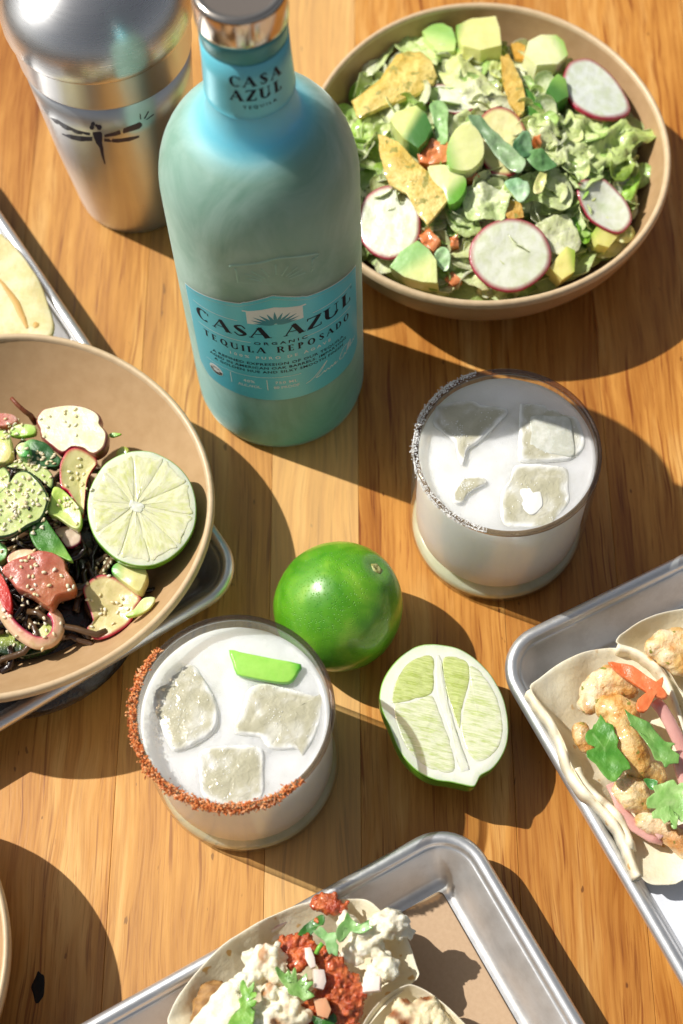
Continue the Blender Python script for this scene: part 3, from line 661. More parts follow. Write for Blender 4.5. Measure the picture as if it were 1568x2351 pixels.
V, Fc = lathe_vf([(1.42, 27.87), (1.2, 27.86), (.05, 27.86)], 72, False); Fc.append(tuple(range(len(V) - 72, len(V)))); recalc(mesh('cap_top', V, Fc, plain('dark_cap_top', hx('#6a625c'), .35), capo))

# ------------------------------------------------------------------ cocktail shaker
SX = np.array([-10.613, 20.988])
M_steel = metal('brushed_steel', (.66, .67, .68), .30, (.15, .15, 6), .0015, .12, 3, aniso=.75)
M_steel2 = metal('brushed_steel_lid', (.70, .70, .70), .28, (.3, .3, 5), .001, .10, 3, aniso=.75)
shaker = empty('cocktail_shaker', (SX[0], SX[1], 0)); tag(shaker, 'brushed steel cocktail shaker with a dark dragonfly print, behind the bottle', 'shaker')
sh_prof = [(2.7, .12), (3.0, .0), (3.12, .03), (3.2, .2), (3.3, .8), (3.75, 5), (4.1, 9.2), (4.28, 11.6)]
V, Fc = lathe_vf(sh_prof, 128, True); mesh('tin', V, Fc, M_steel, shaker)
V, Fc = lathe_vf([(4.22, 11.55), (4.32, 11.6), (4.35, 11.7), (4.47, 13.55), (4.5, 13.66)], 128, False); mesh('lid_skirt', V, Fc, M_steel, shaker)
V, Fc = lathe_vf([(4.46, 13.62), (4.56, 13.64), (4.62, 13.75), (4.66, 14.0), (4.66, 14.3), (4.60, 14.75), (4.42, 15.3), (4.1, 15.8), (3.6, 16.3), (2.9, 16.7), (2.0, 17.0), (1.0, 17.1), (.1, 17.12)], 128, False); mesh('lid', V, Fc, M_steel2, shaker)
def r_sh(z): return float(np.interp(z, [p[1] for p in sh_prof[3:]], [p[0] for p in sh_prof[3:]])) if z < 11.6 else 0
def shk_poly(pts, k=3):
    D = smooth_loop(pts, k) if k > 1 else pts; L = []
    for p in D:
        q = on_rev(*c_shk(*p), SX, r_sh); d = q[:2] - SX; l = np.hypot(*d); L.append((d[0] / l * (l + .012), d[1] / l * (l + .012), q[2]))
    return L
dfV = []; dfF = []
def df(pts, k=3):
    L = shk_poly(pts, k); n = len(L); b = len(dfV); dfV.extend(L)
    # strip across the shape (outline listed tip to root and back)
    h = n // 2
    for i in range(h):
        a, b2, c_, d_ = i, i + 1, n - 2 - i, n - 1 - i
        if b2 >= c_: break
        dfF.append((b + a, b + b2, b + c_, b + d_))
M_df = plain('dragonfly_print', hx('#10183a'), .3)
def dfdone(nm):
    global dfV, dfF
    mesh(nm, dfV, dfF, M_df, shaker, False); dfV = []; dfF = []
def wing(top, bot): df([p for p in top] + [p for p in bot[::-1]], 1)
wing([(385, 897), (440, 915), (520, 962), (600, 998), (690, 1016)], [(390, 905), (415, 935), (500, 990), (595, 1026), (690, 1036)]); dfdone('wing_print')
wing([(472, 1020), (540, 1030), (620, 1042), (708, 1046)], [(476, 1028), (545, 1064), (620, 1082), (706, 1078)]); dfdone('wing_print')
wing([(798, 1030), (880, 1008), (980, 968), (1070, 933), (1086, 945)], [(800, 1050), (885, 1038), (985, 1010), (1065, 985), (1088, 962)]); dfdone('wing_print')
wing([(796, 1060), (900, 1062), (990, 1050), (1064, 1036)], [(798, 1082), (900, 1092), (990, 1080), (1066, 1052)]); dfdone('wing_print')
wing([(712, 1010), (708, 1022), (722, 1060), (736, 1095), (762, 1130), (776, 1190), (800, 1256)], [(772, 1008), (782, 1022), (784, 1060), (782, 1095), (790, 1130), (796, 1190), (808, 1256)]); dfdone('body_print')
for (x, y, r) in ((712, 948, 17), (703, 974, 19), (760, 974, 21), (738, 960, 12)):
    T_ = [(x - r, y), (x - r * .6, y - r * .8), (x, y - r), (x + r * .6, y - r * .8), (x + r, y)]; B_ = [(x - r, y + 1), (x - r * .6, y + r * .8), (x, y + r), (x + r * .6, y + r * .8), (x + r, y + 1)]; wing(T_, B_)
dfdone('head_print')
for a, b_ in (((1072, 868), (1076, 912)), ((1136, 850), (1104, 908)), ((1176, 872), (1120, 914))):
    wing([(a[0] - 4, a[1]), (b_[0] - 5, b_[1])], [(a[0] + 4, a[1] + 4), (b_[0] + 5, b_[1] + 2)])
dfdone('motion_mark_print')
# ------------------------------------------------------------------ the two drinks
M_glass = thin_glass('clear_glass', (.95, .96, .93), .04, 1.5, haze=.07)
def solid_glass(name, col=(.95, .95, .92), rough=.03):
    m, n, b = nodes(name); b.inputs['Base Color'].default_value = (*col, 1); b.inputs['Transmission Weight'].default_value = 1; b.inputs['Roughness'].default_value = rough; b.inputs['IOR'].default_value = 1.5; return m
M_rimg = thin_glass('rim_glass', (.62, .53, .42), .03, 1.8)  # brown tint paints in the table as refracted by the rim
M_drink = food('cloudy_drink', (.994, .980, .87), .35, sss=1, sssr=(5.2, 5.0, 4.4), spec=.3)
M_drink.node_tree.nodes['Principled BSDF'].inputs['Subsurface Anisotropy'].default_value = .85
M_base = food('glass_base', hx('#d3d9c0'), .15, sss=.6, sssr=(.8, .8, .6), var=(1.0, (.86, .87, .80), .4, .7), coat=.8)
def foam_mat():
    m, n, b = nodes('white_foam'); v = coord(n)
    vo = n.nodes.new('ShaderNodeTexVoronoi'); vo.inputs['Scale'].default_value = 13; n.links.new(v.outputs[0], vo.inputs['Vector'])
    t = noi(n, v, .7, 3, .5); r = ramp(n, t.outputs[0], [(.36, (.91, .91, .88)), (.56, (.85, .85, .81)), (.75, (.74, .74, .67))])
    n.links.new(r.outputs[0], b.inputs['Base Color']); b.inputs['Roughness'].default_value = .38; b.inputs['Subsurface Weight'].default_value = .75; b.inputs['Subsurface Radius'].default_value = (3.2, 3.1, 2.8); b.inputs['Subsurface Scale'].default_value = .01
    vr = ramp(n, vo.outputs['Distance'], [(0, (0, 0, 0)), (.35, (1, 1, 1))]); big = noi(n, v, 1.6, 4, .6)
    vo2 = n.nodes.new('ShaderNodeTexVoronoi'); vo2.inputs['Scale'].default_value = 6; n.links.new(v.outputs[0], vo2.inputs['Vector'])
    d2 = ramp(n, vo2.outputs['Distance'], [(.0, (.72, .72, .66)), (.16, (1, 1, 1))]); g2 = ramp(n, noi(n, v, .9, 4, .6).outputs[0], [(.45, (0, 0, 0)), (.62, (1, 1, 1))])
    n.links.new(mixn(n, g2.outputs[0], r.outputs[0], mixn(n, .9, r.outputs[0], d2.outputs[0], 'MULTIPLY')), b.inputs['Base Color'])
    s = mixn(n, .5, vr.outputs[0], big.outputs['Color']); bump(n, b, s, .018); return m
M_foam = foam_mat()
def ice_mat():
    m, n, b = nodes('wet_ice'); v = coord(n)
    t = noi(n, v, .9, 3, .5, .5); c = ramp(n, t.outputs[0], [(.33, hx('#b9b498')), (.55, hx('#c3bea4')), (.63, hx('#cfcbb8')), (.70, hx('#ecebe2'))])
    a = n.nodes.new('ShaderNodeAttribute'); a.attribute_name = 'Col'   # film of foam creeping over the sunken edge
    n.links.new(mixn(n, a.outputs['Fac'], c.outputs[0], (.93, .93, .89)), b.inputs['Base Color']); b.inputs['Roughness'].default_value = .07; b.inputs['Specular IOR Level'].default_value = .7
    b.inputs['Subsurface Weight'].default_value = .15; b.inputs['Subsurface Radius'].default_value = (1, 1, .8); b.inputs['Subsurface Scale'].default_value = .006
    t2 = noi(n, v, 2.6, 3, .6, .6); bump(n, b, t2.outputs[0], .07); b.inputs['Coat Weight'].default_value = .5; b.inputs['Coat Roughness'].default_value = .03; return m
M_ice = ice_mat(); M_glint = food('foam_glint', (.95, .95, .92), .08, spec=.8)
GR = .0
def tumbler(x, y, fz, lab_g, lab_d):
    H = 8.27; t = empty('rocks_glass', (x, y, 0)); tag(t, lab_g, 'glass', 'tumblers on the table')
    V, Fc = lathe_vf([(3.55, .02), (3.95, .06), (4.2, .3), (4.28, .8), (4.3, 2), (4.3, 8.02)], 128, False); mesh('wall', V, Fc, M_glass, t)
    V, Fc = lathe_vf([(4.30, 8.02), (4.30, 8.14), (4.27, 8.22), (4.22, 8.265), (4.16, 8.27), (4.1, 8.24), (4.06, 8.16), (4.05, 8.02)], 128, False)
    n = 128; Fc += [(7 * n + k, 7 * n + (k + 1) % n, (k + 1) % n, k) for k in range(n)]; recalc(mesh('rim', V, Fc, M_rimg, t))
    V, Fc = lathe_vf([(4.05, 8.02), (4.05, fz + .01)], 128, False); mesh('inner_wall', V, Fc, M_glass, t)
    V, Fc = lathe_vf([(.2, .03), (3.5, .03), (3.85, .12), (4.12, .4), (4.18, .72), (4.05, .92), (3.5, 1.0), (.2, 1.0)], 96, True); mesh('thick_base', V, Fc, M_base, t)
    d = empty('cocktail', (x, y, 1.06)); tag(d, lab_d, 'drink', 'cocktails in the tumblers')
    Vf = []; Ff = []; NR, NA = 26, 96
    for i in range(NR + 1):
        r = 4.04 * i / NR
        for k in range(NA):
            a = 2 * math.pi * k / NA; xx, yy = r * math.cos(a), r * math.sin(a)
            h = .07 * noise.noise(Vector((xx * .7 + x, yy * .7, 2))) + .03 * noise.noise(Vector((xx * 2 + x, yy * 2, 7))) + .09 * sm(3.75, 4.04, r); Vf.append((xx, yy, fz - 1.06 + h))
    for i in range(NR):
        for k in range(NA): Ff.append((i * NA + k, (i + 1) * NA + k, (i + 1) * NA + (k + 1) % NA, i * NA + (k + 1) % NA))
    nb = len(Vf); nf0 = len(Ff); pr = [(4.04, fz - 1.35), (4.04, fz - 2.5), (4.04, 2), (4.02, .7), (3.86, .3), (3.5, .08), (.2, .04)]
    for r, z in pr:
        for k in range(NA): a = 2 * math.pi * k / NA; Vf.append((r * math.cos(a), r * math.sin(a), z))
    for i in range(len(pr)):
        p0 = NR * NA if i == 0 else nb + (i - 1) * NA; p1 = nb + i * NA
        for k in range(NA): Ff.append((p0 + k, p1 + k, p1 + (k + 1) % NA, p0 + (k + 1) % NA))
    Ff.append(tuple(nb + (len(pr) - 1) * NA + k for k in range(NA)))
    recalc(mesh('foamy_liquid', Vf, Ff, [M_foam, M_drink], d, True, [0] * nf0 + [1] * (len(Ff) - nf0)))
    return t
G1 = (7.687, -1.229); G2 = (-4.958, -12.925)
tg1 = tumbler(*G1, 7.62, 'salt rimmed tumbler of pale cocktail at the right, between bottle and right tray', 'pale foamy cocktail with four ice pieces in the salt rimmed tumbler')
tg2 = tumbler(*G2, 7.2, 'tumbler with a red chilli rim, in front of the whole lime', 'pale foamy cocktail with a green pepper slice in the chilli rimmed tumbler')
def crust(root, g, p0, p1, cw, mats, n, spread, smin, smax, name, seed, dens=None):
    """grains stuck on and outside the rim between two picture points, clockwise or not"""
    rg = random.Random(seed); a0 = math.atan2(*(at(*p0, 8.27)[:2] - np.array(g))[::-1]); a1 = math.atan2(*(at(*p1, 8.27)[:2] - np.array(g))[::-1])
    while a1 < a0: a1 += 2 * math.pi
    V = []; Fc = []; C = []
    for i in range(n):
        f = rg.random(); a = a0 + (a1 - a0) * f
        if noise.noise(Vector((a * 9, seed, 3))) < -.28 and rg.random() < .6: continue
        thick = (.35 + .65 * min(1, min(f, 1 - f) * 9)) * (.75 + .6 * noise.noise(Vector((a * 6, seed, 0))))
        q = rg.gauss(0, .5); r = 4.27 + abs(rg.gauss(0, .09)) * thick * spread; z = 8.24 - abs(rg.gauss(0, .14)) * spread * thick
        if rg.random() < .35: r = 4.17 + rg.gauss(0, .07); z = 8.29 + abs(rg.gauss(0, .025)) * spread
        s = rg.uniform(smin, smax) * rg.uniform(.7, 1.3); c = np.array([r * math.cos(a), r * math.sin(a), z]); b = len(V)
        Rm = Matrix.Rotation(rg.uniform(0, 6), 3, 'X') @ Matrix.Rotation(rg.uniform(0, 6), 3, 'Z'); el = rg.choice((1, 1, 1.6, 2.4)) if spread > .8 else 1
        for (x, y, z_) in ((1, 0, 0), (-1, 0, 0), (0, 1, 0), (0, -1, 0), (0, 0, 1), (0, 0, -1)):
            V.append(c + np.array(Rm @ Vector((x * el, y * rg.uniform(.6, 1.2), z_))) * s)
        for f_ in ((0, 2, 4), (2, 1, 4), (1, 3, 4), (3, 0, 4), (2, 0, 5), (1, 2, 5), (3, 1, 5), (0, 3, 5)): Fc.append(tuple(b + j for j in f_))
        C += [rg.choice(mats)] * 6
    o = mesh(name, V, Fc, food(name, None, .5, sss=.0), root, False, None, C); o['kind'] = 'stuff'; return o
chl = [hx(c) for c in ('#e08a4c', '#d67a3c', '#e8a468', '#c8682e', '#f0b888', '#9c4c22', '#dc8448', '#e4965a')]
crust(tg2, G2, (366, 1490), (700, 1797), True, chl, 2600, 1.35, .028, .06, 'chilli_crust', 3)
slt = [hx(c) for c in ('#eceae6', '#f6f5f2', '#dcdad6', '#ffffff')]
crust(tg1, G1, (1094, 852), (1115, 1229), True, slt, 3000, .75, .018, .036, 'salt_crust', 5)
def ice(pts, fz, crop, label, tilt=(0, 0), seed=0, th=.34, bul=.05, up=-.07):
    o = pad('ice_cube', pts, fz + up, th, M_ice, label, 'ice', 'ice cubes floating in the cocktails', crop, tilt, bulge=bul, wav=.045, wsc=.6, colfn=lambda x, y, f, s: (max(0, min(1, .95 * sm(.80, 1.0, f + .16 * noise.noise(Vector((x * 4, y * 4, seed)))) + .35 * sm(.1, .5, noise.noise(Vector((x * 2.2, y * 2.2, seed + 4)))))),) * 3, edge='chunk', k=4, seed=seed, inner=9)
    # white foam specks added to imitate glints on the ice, mostly in drifts
    rg = random.Random(seed); me = o.data; tp = [v.co / S for v in me.vertices if v.normal.z > .6]; V = []; Fc = []
    for q in range(120):
        v = rg.choice(tp); m_ = noise.noise(Vector((v.x * 1.1, v.y * 1.1, seed * 2.3)))
        if m_ < .05 and rg.random() > .16: continue
        r = rg.uniform(.014, .036); c = np.array([v.x + rg.gauss(0, .1), v.y + rg.gauss(0, .1), v.z]); b0 = len(V)
        for (x, y, z) in ((1, 0, 0), (0, 1, 0), (-1, 0, 0), (0, -1, 0), (.6, .6, .5), (-.6, .6, .5), (-.6, -.6, .5), (.6, -.6, .5), (0, 0, .9)): V.append(c + np.array([x, y, z]) * r)
        for f in ((0, 4, 7), (0, 1, 4), (1, 5, 4), (1, 2, 5), (2, 6, 5), (2, 3, 6), (3, 7, 6), (3, 0, 7), (4, 8, 7), (5, 8, 4), (6, 8, 5), (7, 8, 6)): Fc.append(tuple(b0 + i for i in f))
    if V: mesh('glint_specks', V, Fc, M_glint, o)['kind'] = 'stuff'
    return o
ice([(275, 760), (290, 650), (330, 600), (400, 540), (470, 505), (540, 500), (590, 560), (650, 660), (695, 770), (690, 880), (640, 950), (560, 1000), (480, 1040), (420, 1050), (380, 1010), (320, 880)], 7.2, c_gl, 'ice cube nearest the left side of the chilli rimmed glass', (-.05, .04), 1)
ice([(800, 930), (830, 830), (850, 760), (890, 650), (980, 615), (1150, 650), (1330, 690), (1370, 680), (1368, 800), (1320, 950), (1240, 1080), (1210, 1040), (1090, 1040), (1010, 1020), (960, 960)], 7.2, c_gl, 'large rough ice cube under the green pepper slice', (.05, .03), 2)
ice([(570, 1070), (640, 1025), (800, 1010), (930, 1015), (985, 1050), (990, 1180), (985, 1330), (900, 1392), (760, 1400), (600, 1340), (575, 1200)], 7.2, c_gl, 'square ice cube at the front of the chilli rimmed glass', (0, -.04), 3)
ice([(330, 470), (360, 410), (560, 380), (640, 410), (800, 440), (740, 520), (620, 640), (540, 700), (515, 790), (480, 740), (460, 650), (380, 590), (320, 530)], 7.62, c_gr, 'ragged half sunk ice piece at the upper left of the salt rimmed glass', (-.05, .05), 4, up=-.03)
ice([(870, 420), (900, 405), (1050, 410), (1160, 470), (1250, 500), (1290, 620), (1280, 700), (1200, 760), (1080, 770), (900, 770), (865, 740), (868, 600)], 7.62, c_gr, 'square ice cube with a raised middle at the upper right of the salt rimmed glass', (.04, .05), 5)
pad('ice_lump', [(945, 480), (1080, 478), (1190, 490), (1215, 600), (1222, 735), (1080, 725), (940, 700), (942, 590)], 7.70, .2, food('cloudy_ice', hx('#dcdcd2'), .12, sss=.2, var=(2.5, (.8, .8, .74), .35, .6), bmp=(4, .03), coat=.6), 'cloudy block of ice frozen on top of the square cube', 'ice', None, c_gr, bulge=.08, edge='chunk', k=4)
ice([(840, 800), (930, 785), (1030, 790), (1180, 820), (1190, 950), (1195, 1030), (1120, 1130), (1060, 1190), (900, 1200), (780, 1180), (750, 1100), (752, 1000), (770, 940), (810, 890)], 7.62, c_gr, 'big ice cube with a foam filled hollow in the salt rimmed glass', (.02, -.03), 6)
pad('foam_dollop', ell(945, 1015, 82, 90, 0, 16, .12, 3), 7.71, .10, food('plain_foam', (.84, .84, .80), .4, bmp=(3, .02)), 'round dollop of white foam lying on the big ice cube', 'foam', None, c_gr, bulge=.05, edge='chunk', k=3)
ice([(450, 1030), (462, 960), (500, 905), (540, 878), (640, 878), (668, 910), (600, 945), (540, 985), (500, 1045)], 7.62, c_gr, 'small crescent of ice at the lower left of the salt rimmed glass', (0, 0), 7, th=.4, up=-.02)
M_jal = food('green_pepper', None, .28, sss=.35, sssr=(.2, .5, .1), var=(2.5, (.86, .94, .80), .4, .7), bmp=(7, .012), coat=.5)
def jcol(x, y, f, s):
    e = max(sm(-.72, -.93, x), sm(.66, .92, x)); return mixc(hx('#a8dd62'), hx('#4cae2c'), max(e, sm(.93, 1, f) * .7))
pad('pepper_slice', [(762, 402), (830, 416), (900, 430), (1060, 462), (1225, 495), (1210, 545), (1185, 588), (1145, 616), (1060, 612), (960, 595), (880, 578), (812, 558), (785, 480)], 7.42, .34, M_jal, 'bright green pepper slice floating in the chilli rimmed drink', 'pepper slice', None, c_gl, (.02, -.03), bulge=.06, colfn=jcol, edge='chunk', k=2, seed=3)

# ------------------------------------------------------------------ limes
def lime_peel():
    m, n, b = nodes('lime_peel'); v = coord(n); t = noi(n, v, .45, 3, .6, .5); sp = n.nodes.new('ShaderNodeSeparateXYZ'); tc = n.nodes.new('ShaderNodeTexCoord'); n.links.new(tc.outputs['Object'], sp.inputs[0])
    c = ramp(n, t.outputs[0], [(.3, hx('#43890f')), (.5, hx('#5f9f1c')), (.70, hx('#8ab936'))])
    g = ramp(n, sp.outputs['Z'], [(0, hx('#8fb53a')), (1, hx('#8fb53a'))])
    vo = n.nodes.new('ShaderNodeTexVoronoi'); vo.inputs['Scale'].default_value = 8.5; n.links.new(v.outputs[0], vo.inputs['Vector'])
    dots = ramp(n, vo.outputs['Distance'], [(.02, (1.3, 1.25, .9)), (.10, (1, 1, 1))]); cc = mixn(n, .6, c.outputs[0], dots.outputs[0], 'MULTIPLY')
    n.links.new(cc, b.inputs['Base Color']); b.inputs['Roughness'].default_value = .36; b.inputs['Coat Weight'].default_value = .45; b.inputs['Coat Roughness'].default_value = .16
    b.inputs['Subsurface Weight'].default_value = .08; b.inputs['Subsurface Scale'].default_value = .003
    hb = mixn(n, .35, ramp(n, vo.outputs['Distance'], [(.0, (0, 0, 0)), (.3, (1, 1, 1))]).outputs[0], noi(n, v, 1.8, 4, .6).outputs['Color']); bump(n, b, hb, .04); return m
M_peel = lime_peel(); M_pith = food('lime_pith', hx('#f0f4d8'), .5, sss=.4, sssr=(.5, .6, .3), var=(3, (.95, .97, .86), .4, .7), bmp=(6, .02))
def flesh_mat(name, c1, c2):
    m, n, b = nodes(name); v = coord(n)
    a = n.nodes.new('ShaderNodeAttribute'); a.attribute_name = 'Col'      # x: along, y: across the juice sacs
    mp = n.nodes.new('ShaderNodeMapping'); mp.inputs['Scale'].default_value = (4, 26, 1); n.links.new(a.outputs['Color'], mp.inputs[0])
    t = noi(n, mp, 1, 3, .55, .3); c = ramp(n, t.outputs[0], [(.3, c1), (.55, c2), (.75, tuple(min(1, x * 1.15) for x in c2))])
    n.links.new(c.outputs[0], b.inputs['Base Color']); b.inputs['Roughness'].default_value = .16; b.inputs['Subsurface Weight'].default_value = .45; b.inputs['Subsurface Radius'].default_value = (.5, .6, .25); b.inputs['Subsurface Scale'].default_value = .01
    b.inputs['Coat Weight'].default_value = .5; b.inputs['Coat Roughness'].default_value = .05
    h = mixn(n, .4, t.outputs['Color'], noi(n, v, 5, 3, .6).outputs['Color']); bump(n, b, h, .045); return m
M_flesh = flesh_mat('lime_flesh', hx('#c6d688'), hx('#eaf0c6')); M_flesh2 = flesh_mat('lime_flesh_shaded', hx('#aebf5c'), hx('#d2de92')); M_flesh3 = flesh_mat('lime_flesh_pale', hx('#dfe496'), hx('#f2f3c2'))  # second flesh: dimmer light on the upper segments painted into its colour
lp = at(777, 1393, 3.0); lime = empty('whole_lime', (lp[0], lp[1], 3.02)); tag(lime, 'whole green lime with its stem scar showing, behind the chilli rimmed glass', 'lime')
stem = on_rev(865, 1305, lp[:2], lambda z: math.sqrt(max(0, 3.06 ** 2 - (z - 3.02) ** 2))) - np.array([lp[0], lp[1], 3.02]); sd = Vector(stem).normalized()
bm = bmesh.new(); bmesh.ops.create_icosphere(bm, subdivisions=6, radius=1); Vl = []
for v in bm.verts:
    d = v.co.normalized(); ca = d.dot(sd); ang = math.acos(max(-1, min(1, ca))); r = 3.05 * (1 + .035 * ca * ca - .012) 
    r += -.11 * math.exp(-(ang / .14) ** 2) + .05 * math.exp(-((ang - .3) / .14) ** 2) + .30 * math.exp(-((math.pi - ang) / .22) ** 2)
    r += .05 * noise.noise(d * 1.6) + .012 * noise.noise(d * 7); Vl.append(d * r)
Fl = [tuple(v.index for v in f.verts) for f in bm.faces]; bm.free(); mesh('peel', Vl, Fl, M_peel, lime)
M_stem = food('stem_scar', hx('#c8c98a'), .7, var=(7, (.55, .5, .3), .4, .6), bmp=(8, .04))
q = sd.to_track_quat('Z', 'Y').to_matrix(); Vs = []; n_ = 10
for ring, (r, h) in enumerate(((.30, 2.93), (.27, 3.06), (.16, 3.09), (.05, 3.03))):
    for k in range(n_): a = 2 * math.pi * k / n_; rr = r * (1 + .25 * (k % 2)); Vs.append(q @ Vector((rr * math.cos(a), rr * math.sin(a), h)))
Fs = [(i * n_ + k, i * n_ + (k + 1) % n_, (i + 1) * n_ + (k + 1) % n_, (i + 1) * n_ + k) for i in range(3) for k in range(n_)] + [tuple(range(3 * n_, 4 * n_))]
mesh('stem_scar', Vs, Fs, M_stem, lime)
def sac_col(cx, cy, mode):
    def f(x, y, ff, s):
        if mode == 'radial': a = math.atan2(y + cy, x + cx); r = math.hypot(x + cx, y + cy); return (r, a / 3 + 1.1, .5)
        return (abs(x * cx + y * cy) + 1, (y * cx - x * cy) + 1.5, .5)
    return f
def half_lime(name, outer, tilt, z, depth, label, crop, segs, mode, pith=.945, nub=None, core=None, inner_c='#f1f5dc'):
    D = smooth_loop([crop(*p) for p in outer], 5); cx, cy = np.mean([p[0] for p in D]), np.mean([p[1] for p in D]); P = at(cx, cy, z); n, ex, ey, R = frame((tilt[0], tilt[1], 1))
    L = [((at_plane(*p, P, n) - P) @ ex, (at_plane(*p, P, n) - P) @ ey) for p in D]
    if sum(L[i][0] * L[(i + 1) % len(L)][1] - L[(i + 1) % len(L)][0] * L[i][1] for i in range(len(L))) < 0: L = L[::-1]
    t = empty(name, P, R); tag(t, label, 'lime half'); m = len(L); V = []; Fc = []; N = 16
    for i in range(N + 1):
        a = math.pi / 2 * i / N; f = math.cos(a) * (1 + .02 * math.sin(2 * a))
        for x, y in L: V.append((x * f, y * f, -.05 - depth * math.sin(a) + .03 * noise.noise(Vector((x * 2, y * 2, i)))))
    for i in range(N):
        for k in range(m): Fc.append((i * m + k, (i + 1) * m + k, (i + 1) * m + (k + 1) % m, i * m + (k + 1) % m))
    mesh('peel', V, Fc, M_peel, t)
    def loc(pts): 
        return [((at_plane(*p, P, n) - P) @ ex, (at_plane(*p, P, n) - P) @ ey) for p in smooth_loop([crop(*q) for q in pts], 4)]
    M_edge_ = food('peel_edge_' + name, None, .45, sss=.3, sssr=(.4, .6, .2), bmp=(5, .02))
    def ec(x, y, f, s): return mixc(mixc(hx(inner_c), hx('#f4f7e4'), sm(.82, .93, f)), hx('#7fb93a'), sm(.965, .995, f))
    pad_local('pith', L, .12, M_edge_, np.zeros(3), Matrix.Identity(4), None, None, None, 0, .03, .6, ec, 'sheet', 1, t)
    for sx, (pts, mt) in enumerate(segs):
        Q = loc(pts); 
        if sum(Q[i][0] * Q[(i + 1) % len(Q)][1] - Q[(i + 1) % len(Q)][0] * Q[i][1] for i in range(len(Q))) < 0: Q = Q[::-1]
        c = np.mean(Q, axis=0); Q = [(a - c[0], b - c[1]) for a, b in Q]; sz = max(math.hypot(*p) for p in Q)
        pad_local('segment', Q, .16, mt, np.array([c[0], c[1], .0]), Matrix.Identity(4), None, None, None, .03, .025, .35, sac_col(c[0] / sz, c[1] / sz, 'radial') if mode == 'radial' else sac_col(.95, -.25, 'x'), 'chunk', sx, t)
    if core:
        for pts in core:
            Q = loc(pts); c = np.mean(Q, axis=0); Q = [(a - c[0], b - c[1]) for a, b in Q]
            if sum(Q[i][0] * Q[(i + 1) % len(Q)][1] - Q[(i + 1) % len(Q)][0] * Q[i][1] for i in range(len(Q))) < 0: Q = Q[::-1]
            pad_local('core', Q, .12, M_pith, np.array([c[0], c[1], .025]), Matrix.Identity(4), None, None, None, .02, .03, .3, None, 'chunk', 2, t)
    return t
o1 = [(655, 985), (668, 900), (710, 820), (775, 748), (850, 700), (930, 684), (1050, 697), (1150, 742), (1250, 835), (1320, 950), (1352, 1060), (1360, 1180), (1335, 1280), (1275, 1365), (1210, 1405), (1190, 1440), (1170, 1465), (1110, 1455), (1040, 1440), (950, 1425), (860, 1378), (770, 1280), (705, 1130), (670, 1050)]
half_lime('lime_half', o1, (.10, .06), 3.1, 2.9, 'cut lime half lying on the table with its open face up, beside the whole lime', c_lime,
          [([(722, 985), (735, 920), (775, 830), (850, 765), (945, 750), (955, 860), (942, 955), (860, 985), (780, 1005), (728, 1010)], M_flesh2),
           ([(728, 1018), (790, 1008), (862, 990), (942, 963), (980, 1050), (1030, 1180), (1065, 1300), (1060, 1388), (950, 1380), (860, 1320), (775, 1200)], M_flesh),
           ([(1003, 765), (1070, 752), (1138, 785), (1146, 880), (1125, 970), (1102, 1060), (1092, 1150), (1050, 1040), (1010, 900)], M_flesh2),
           ([(1146, 793), (1225, 855), (1300, 980), (1330, 1130), (1308, 1250), (1215, 1340), (1150, 1295), (1110, 1210), (1098, 1135), (1107, 1062), (1130, 972), (1151, 885)], M_flesh)],
          'x', core=[[(962, 750), (988, 755), (998, 880), (1040, 1040), (1080, 1180), (1110, 1300), (1150, 1380), (1090, 1380), (1060, 1220), (1010, 1080), (965, 930)]])
# lime half in the left bowl
c4b = lambda x, y: (x * .36, y * .36 + 846.7)
o2 = ell(905, 892, 350, 368, -15, 22, .012, 4); sg = []; cc_ = np.array([872, 878])
for k in range(10):
    a0, a1 = 36 * k + 8, 36 * (k + 1) + 8; f = []
    for a in np.linspace(a0 + .55, a1 - .55, 5):
        e = np.array([905 + 310 * math.cos(rad(a)), 892 + 326 * math.sin(rad(a))]); f.append(tuple(e))
    md = rad((a0 + a1) / 2); f.append((cc_[0] + 34 * math.cos(md + .12), cc_[1] + 34 * math.sin(md + .12))); f.append((cc_[0] + 34 * math.cos(md - .12), cc_[1] + 34 * math.sin(md - .12)))
    sg.append((f, M_flesh3))
half_lime('lime_half', o2, (.10, -.10), 5.2, 2.3, 'round cut lime half resting on the poke salad in the left bowl', c4b, sg, 'radial', core=[ell(872, 878, 46, 34, 30, 9, .25, 5)], inner_c='#eceeb8')
# ------------------------------------------------------------------ food materials
M_leaf = food('lettuce', None, .35, sss=.3, sssr=(.4, .5, .25), var=(1.6, (.84, .90, .64), .35, .65), bmp=(2.6, .13), coat=.25)
M_herb = food('herb_leaf', None, .38, sss=.05, sssr=(.15, .4, .1), var=(2.5, (.72, .85, .65), .35, .65), bmp=(4, .05), coat=.3)
M_avo = food('avocado', None, .32, sss=.35, sssr=(.4, .45, .15), var=(1.3, (.93, .95, .84), .4, .65), bmp=(2.5, .04), coat=.35)
M_rad = food('radish', None, .3, sss=.35, sssr=(.4, .4, .35), var=(1.8, (.86, .89, .72), .42, .66), bmp=(3.5, .04), coat=.45)
M_chip = food('tortilla_chip', None, .45, var=(2.2, (.84, .76, .5), .42, .62), bmp=(2.4, .16), spots=(1.6, hx('#a39a48'), .62), coat=.2)
M_tom = food('orange_fish', None, .3, sss=.2, sssr=(.5, .3, .2), var=(1.4, (.88, .72, .62), .4, .65), bmp=(2.4, .07), coat=.4)
M_cuc = food('cucumber', None, .2, sss=.4, sssr=(.4, .5, .2), var=(1.8, (.85, .92, .68), .38, .62), bmp=(3, .05), coat=.7)
M_tuna = food('tuna', None, .28, sss=.5, sssr=(.8, .25, .15), var=(.9, (.85, .62, .50), .38, .65), bmp=(2.6, .06), coat=.5)
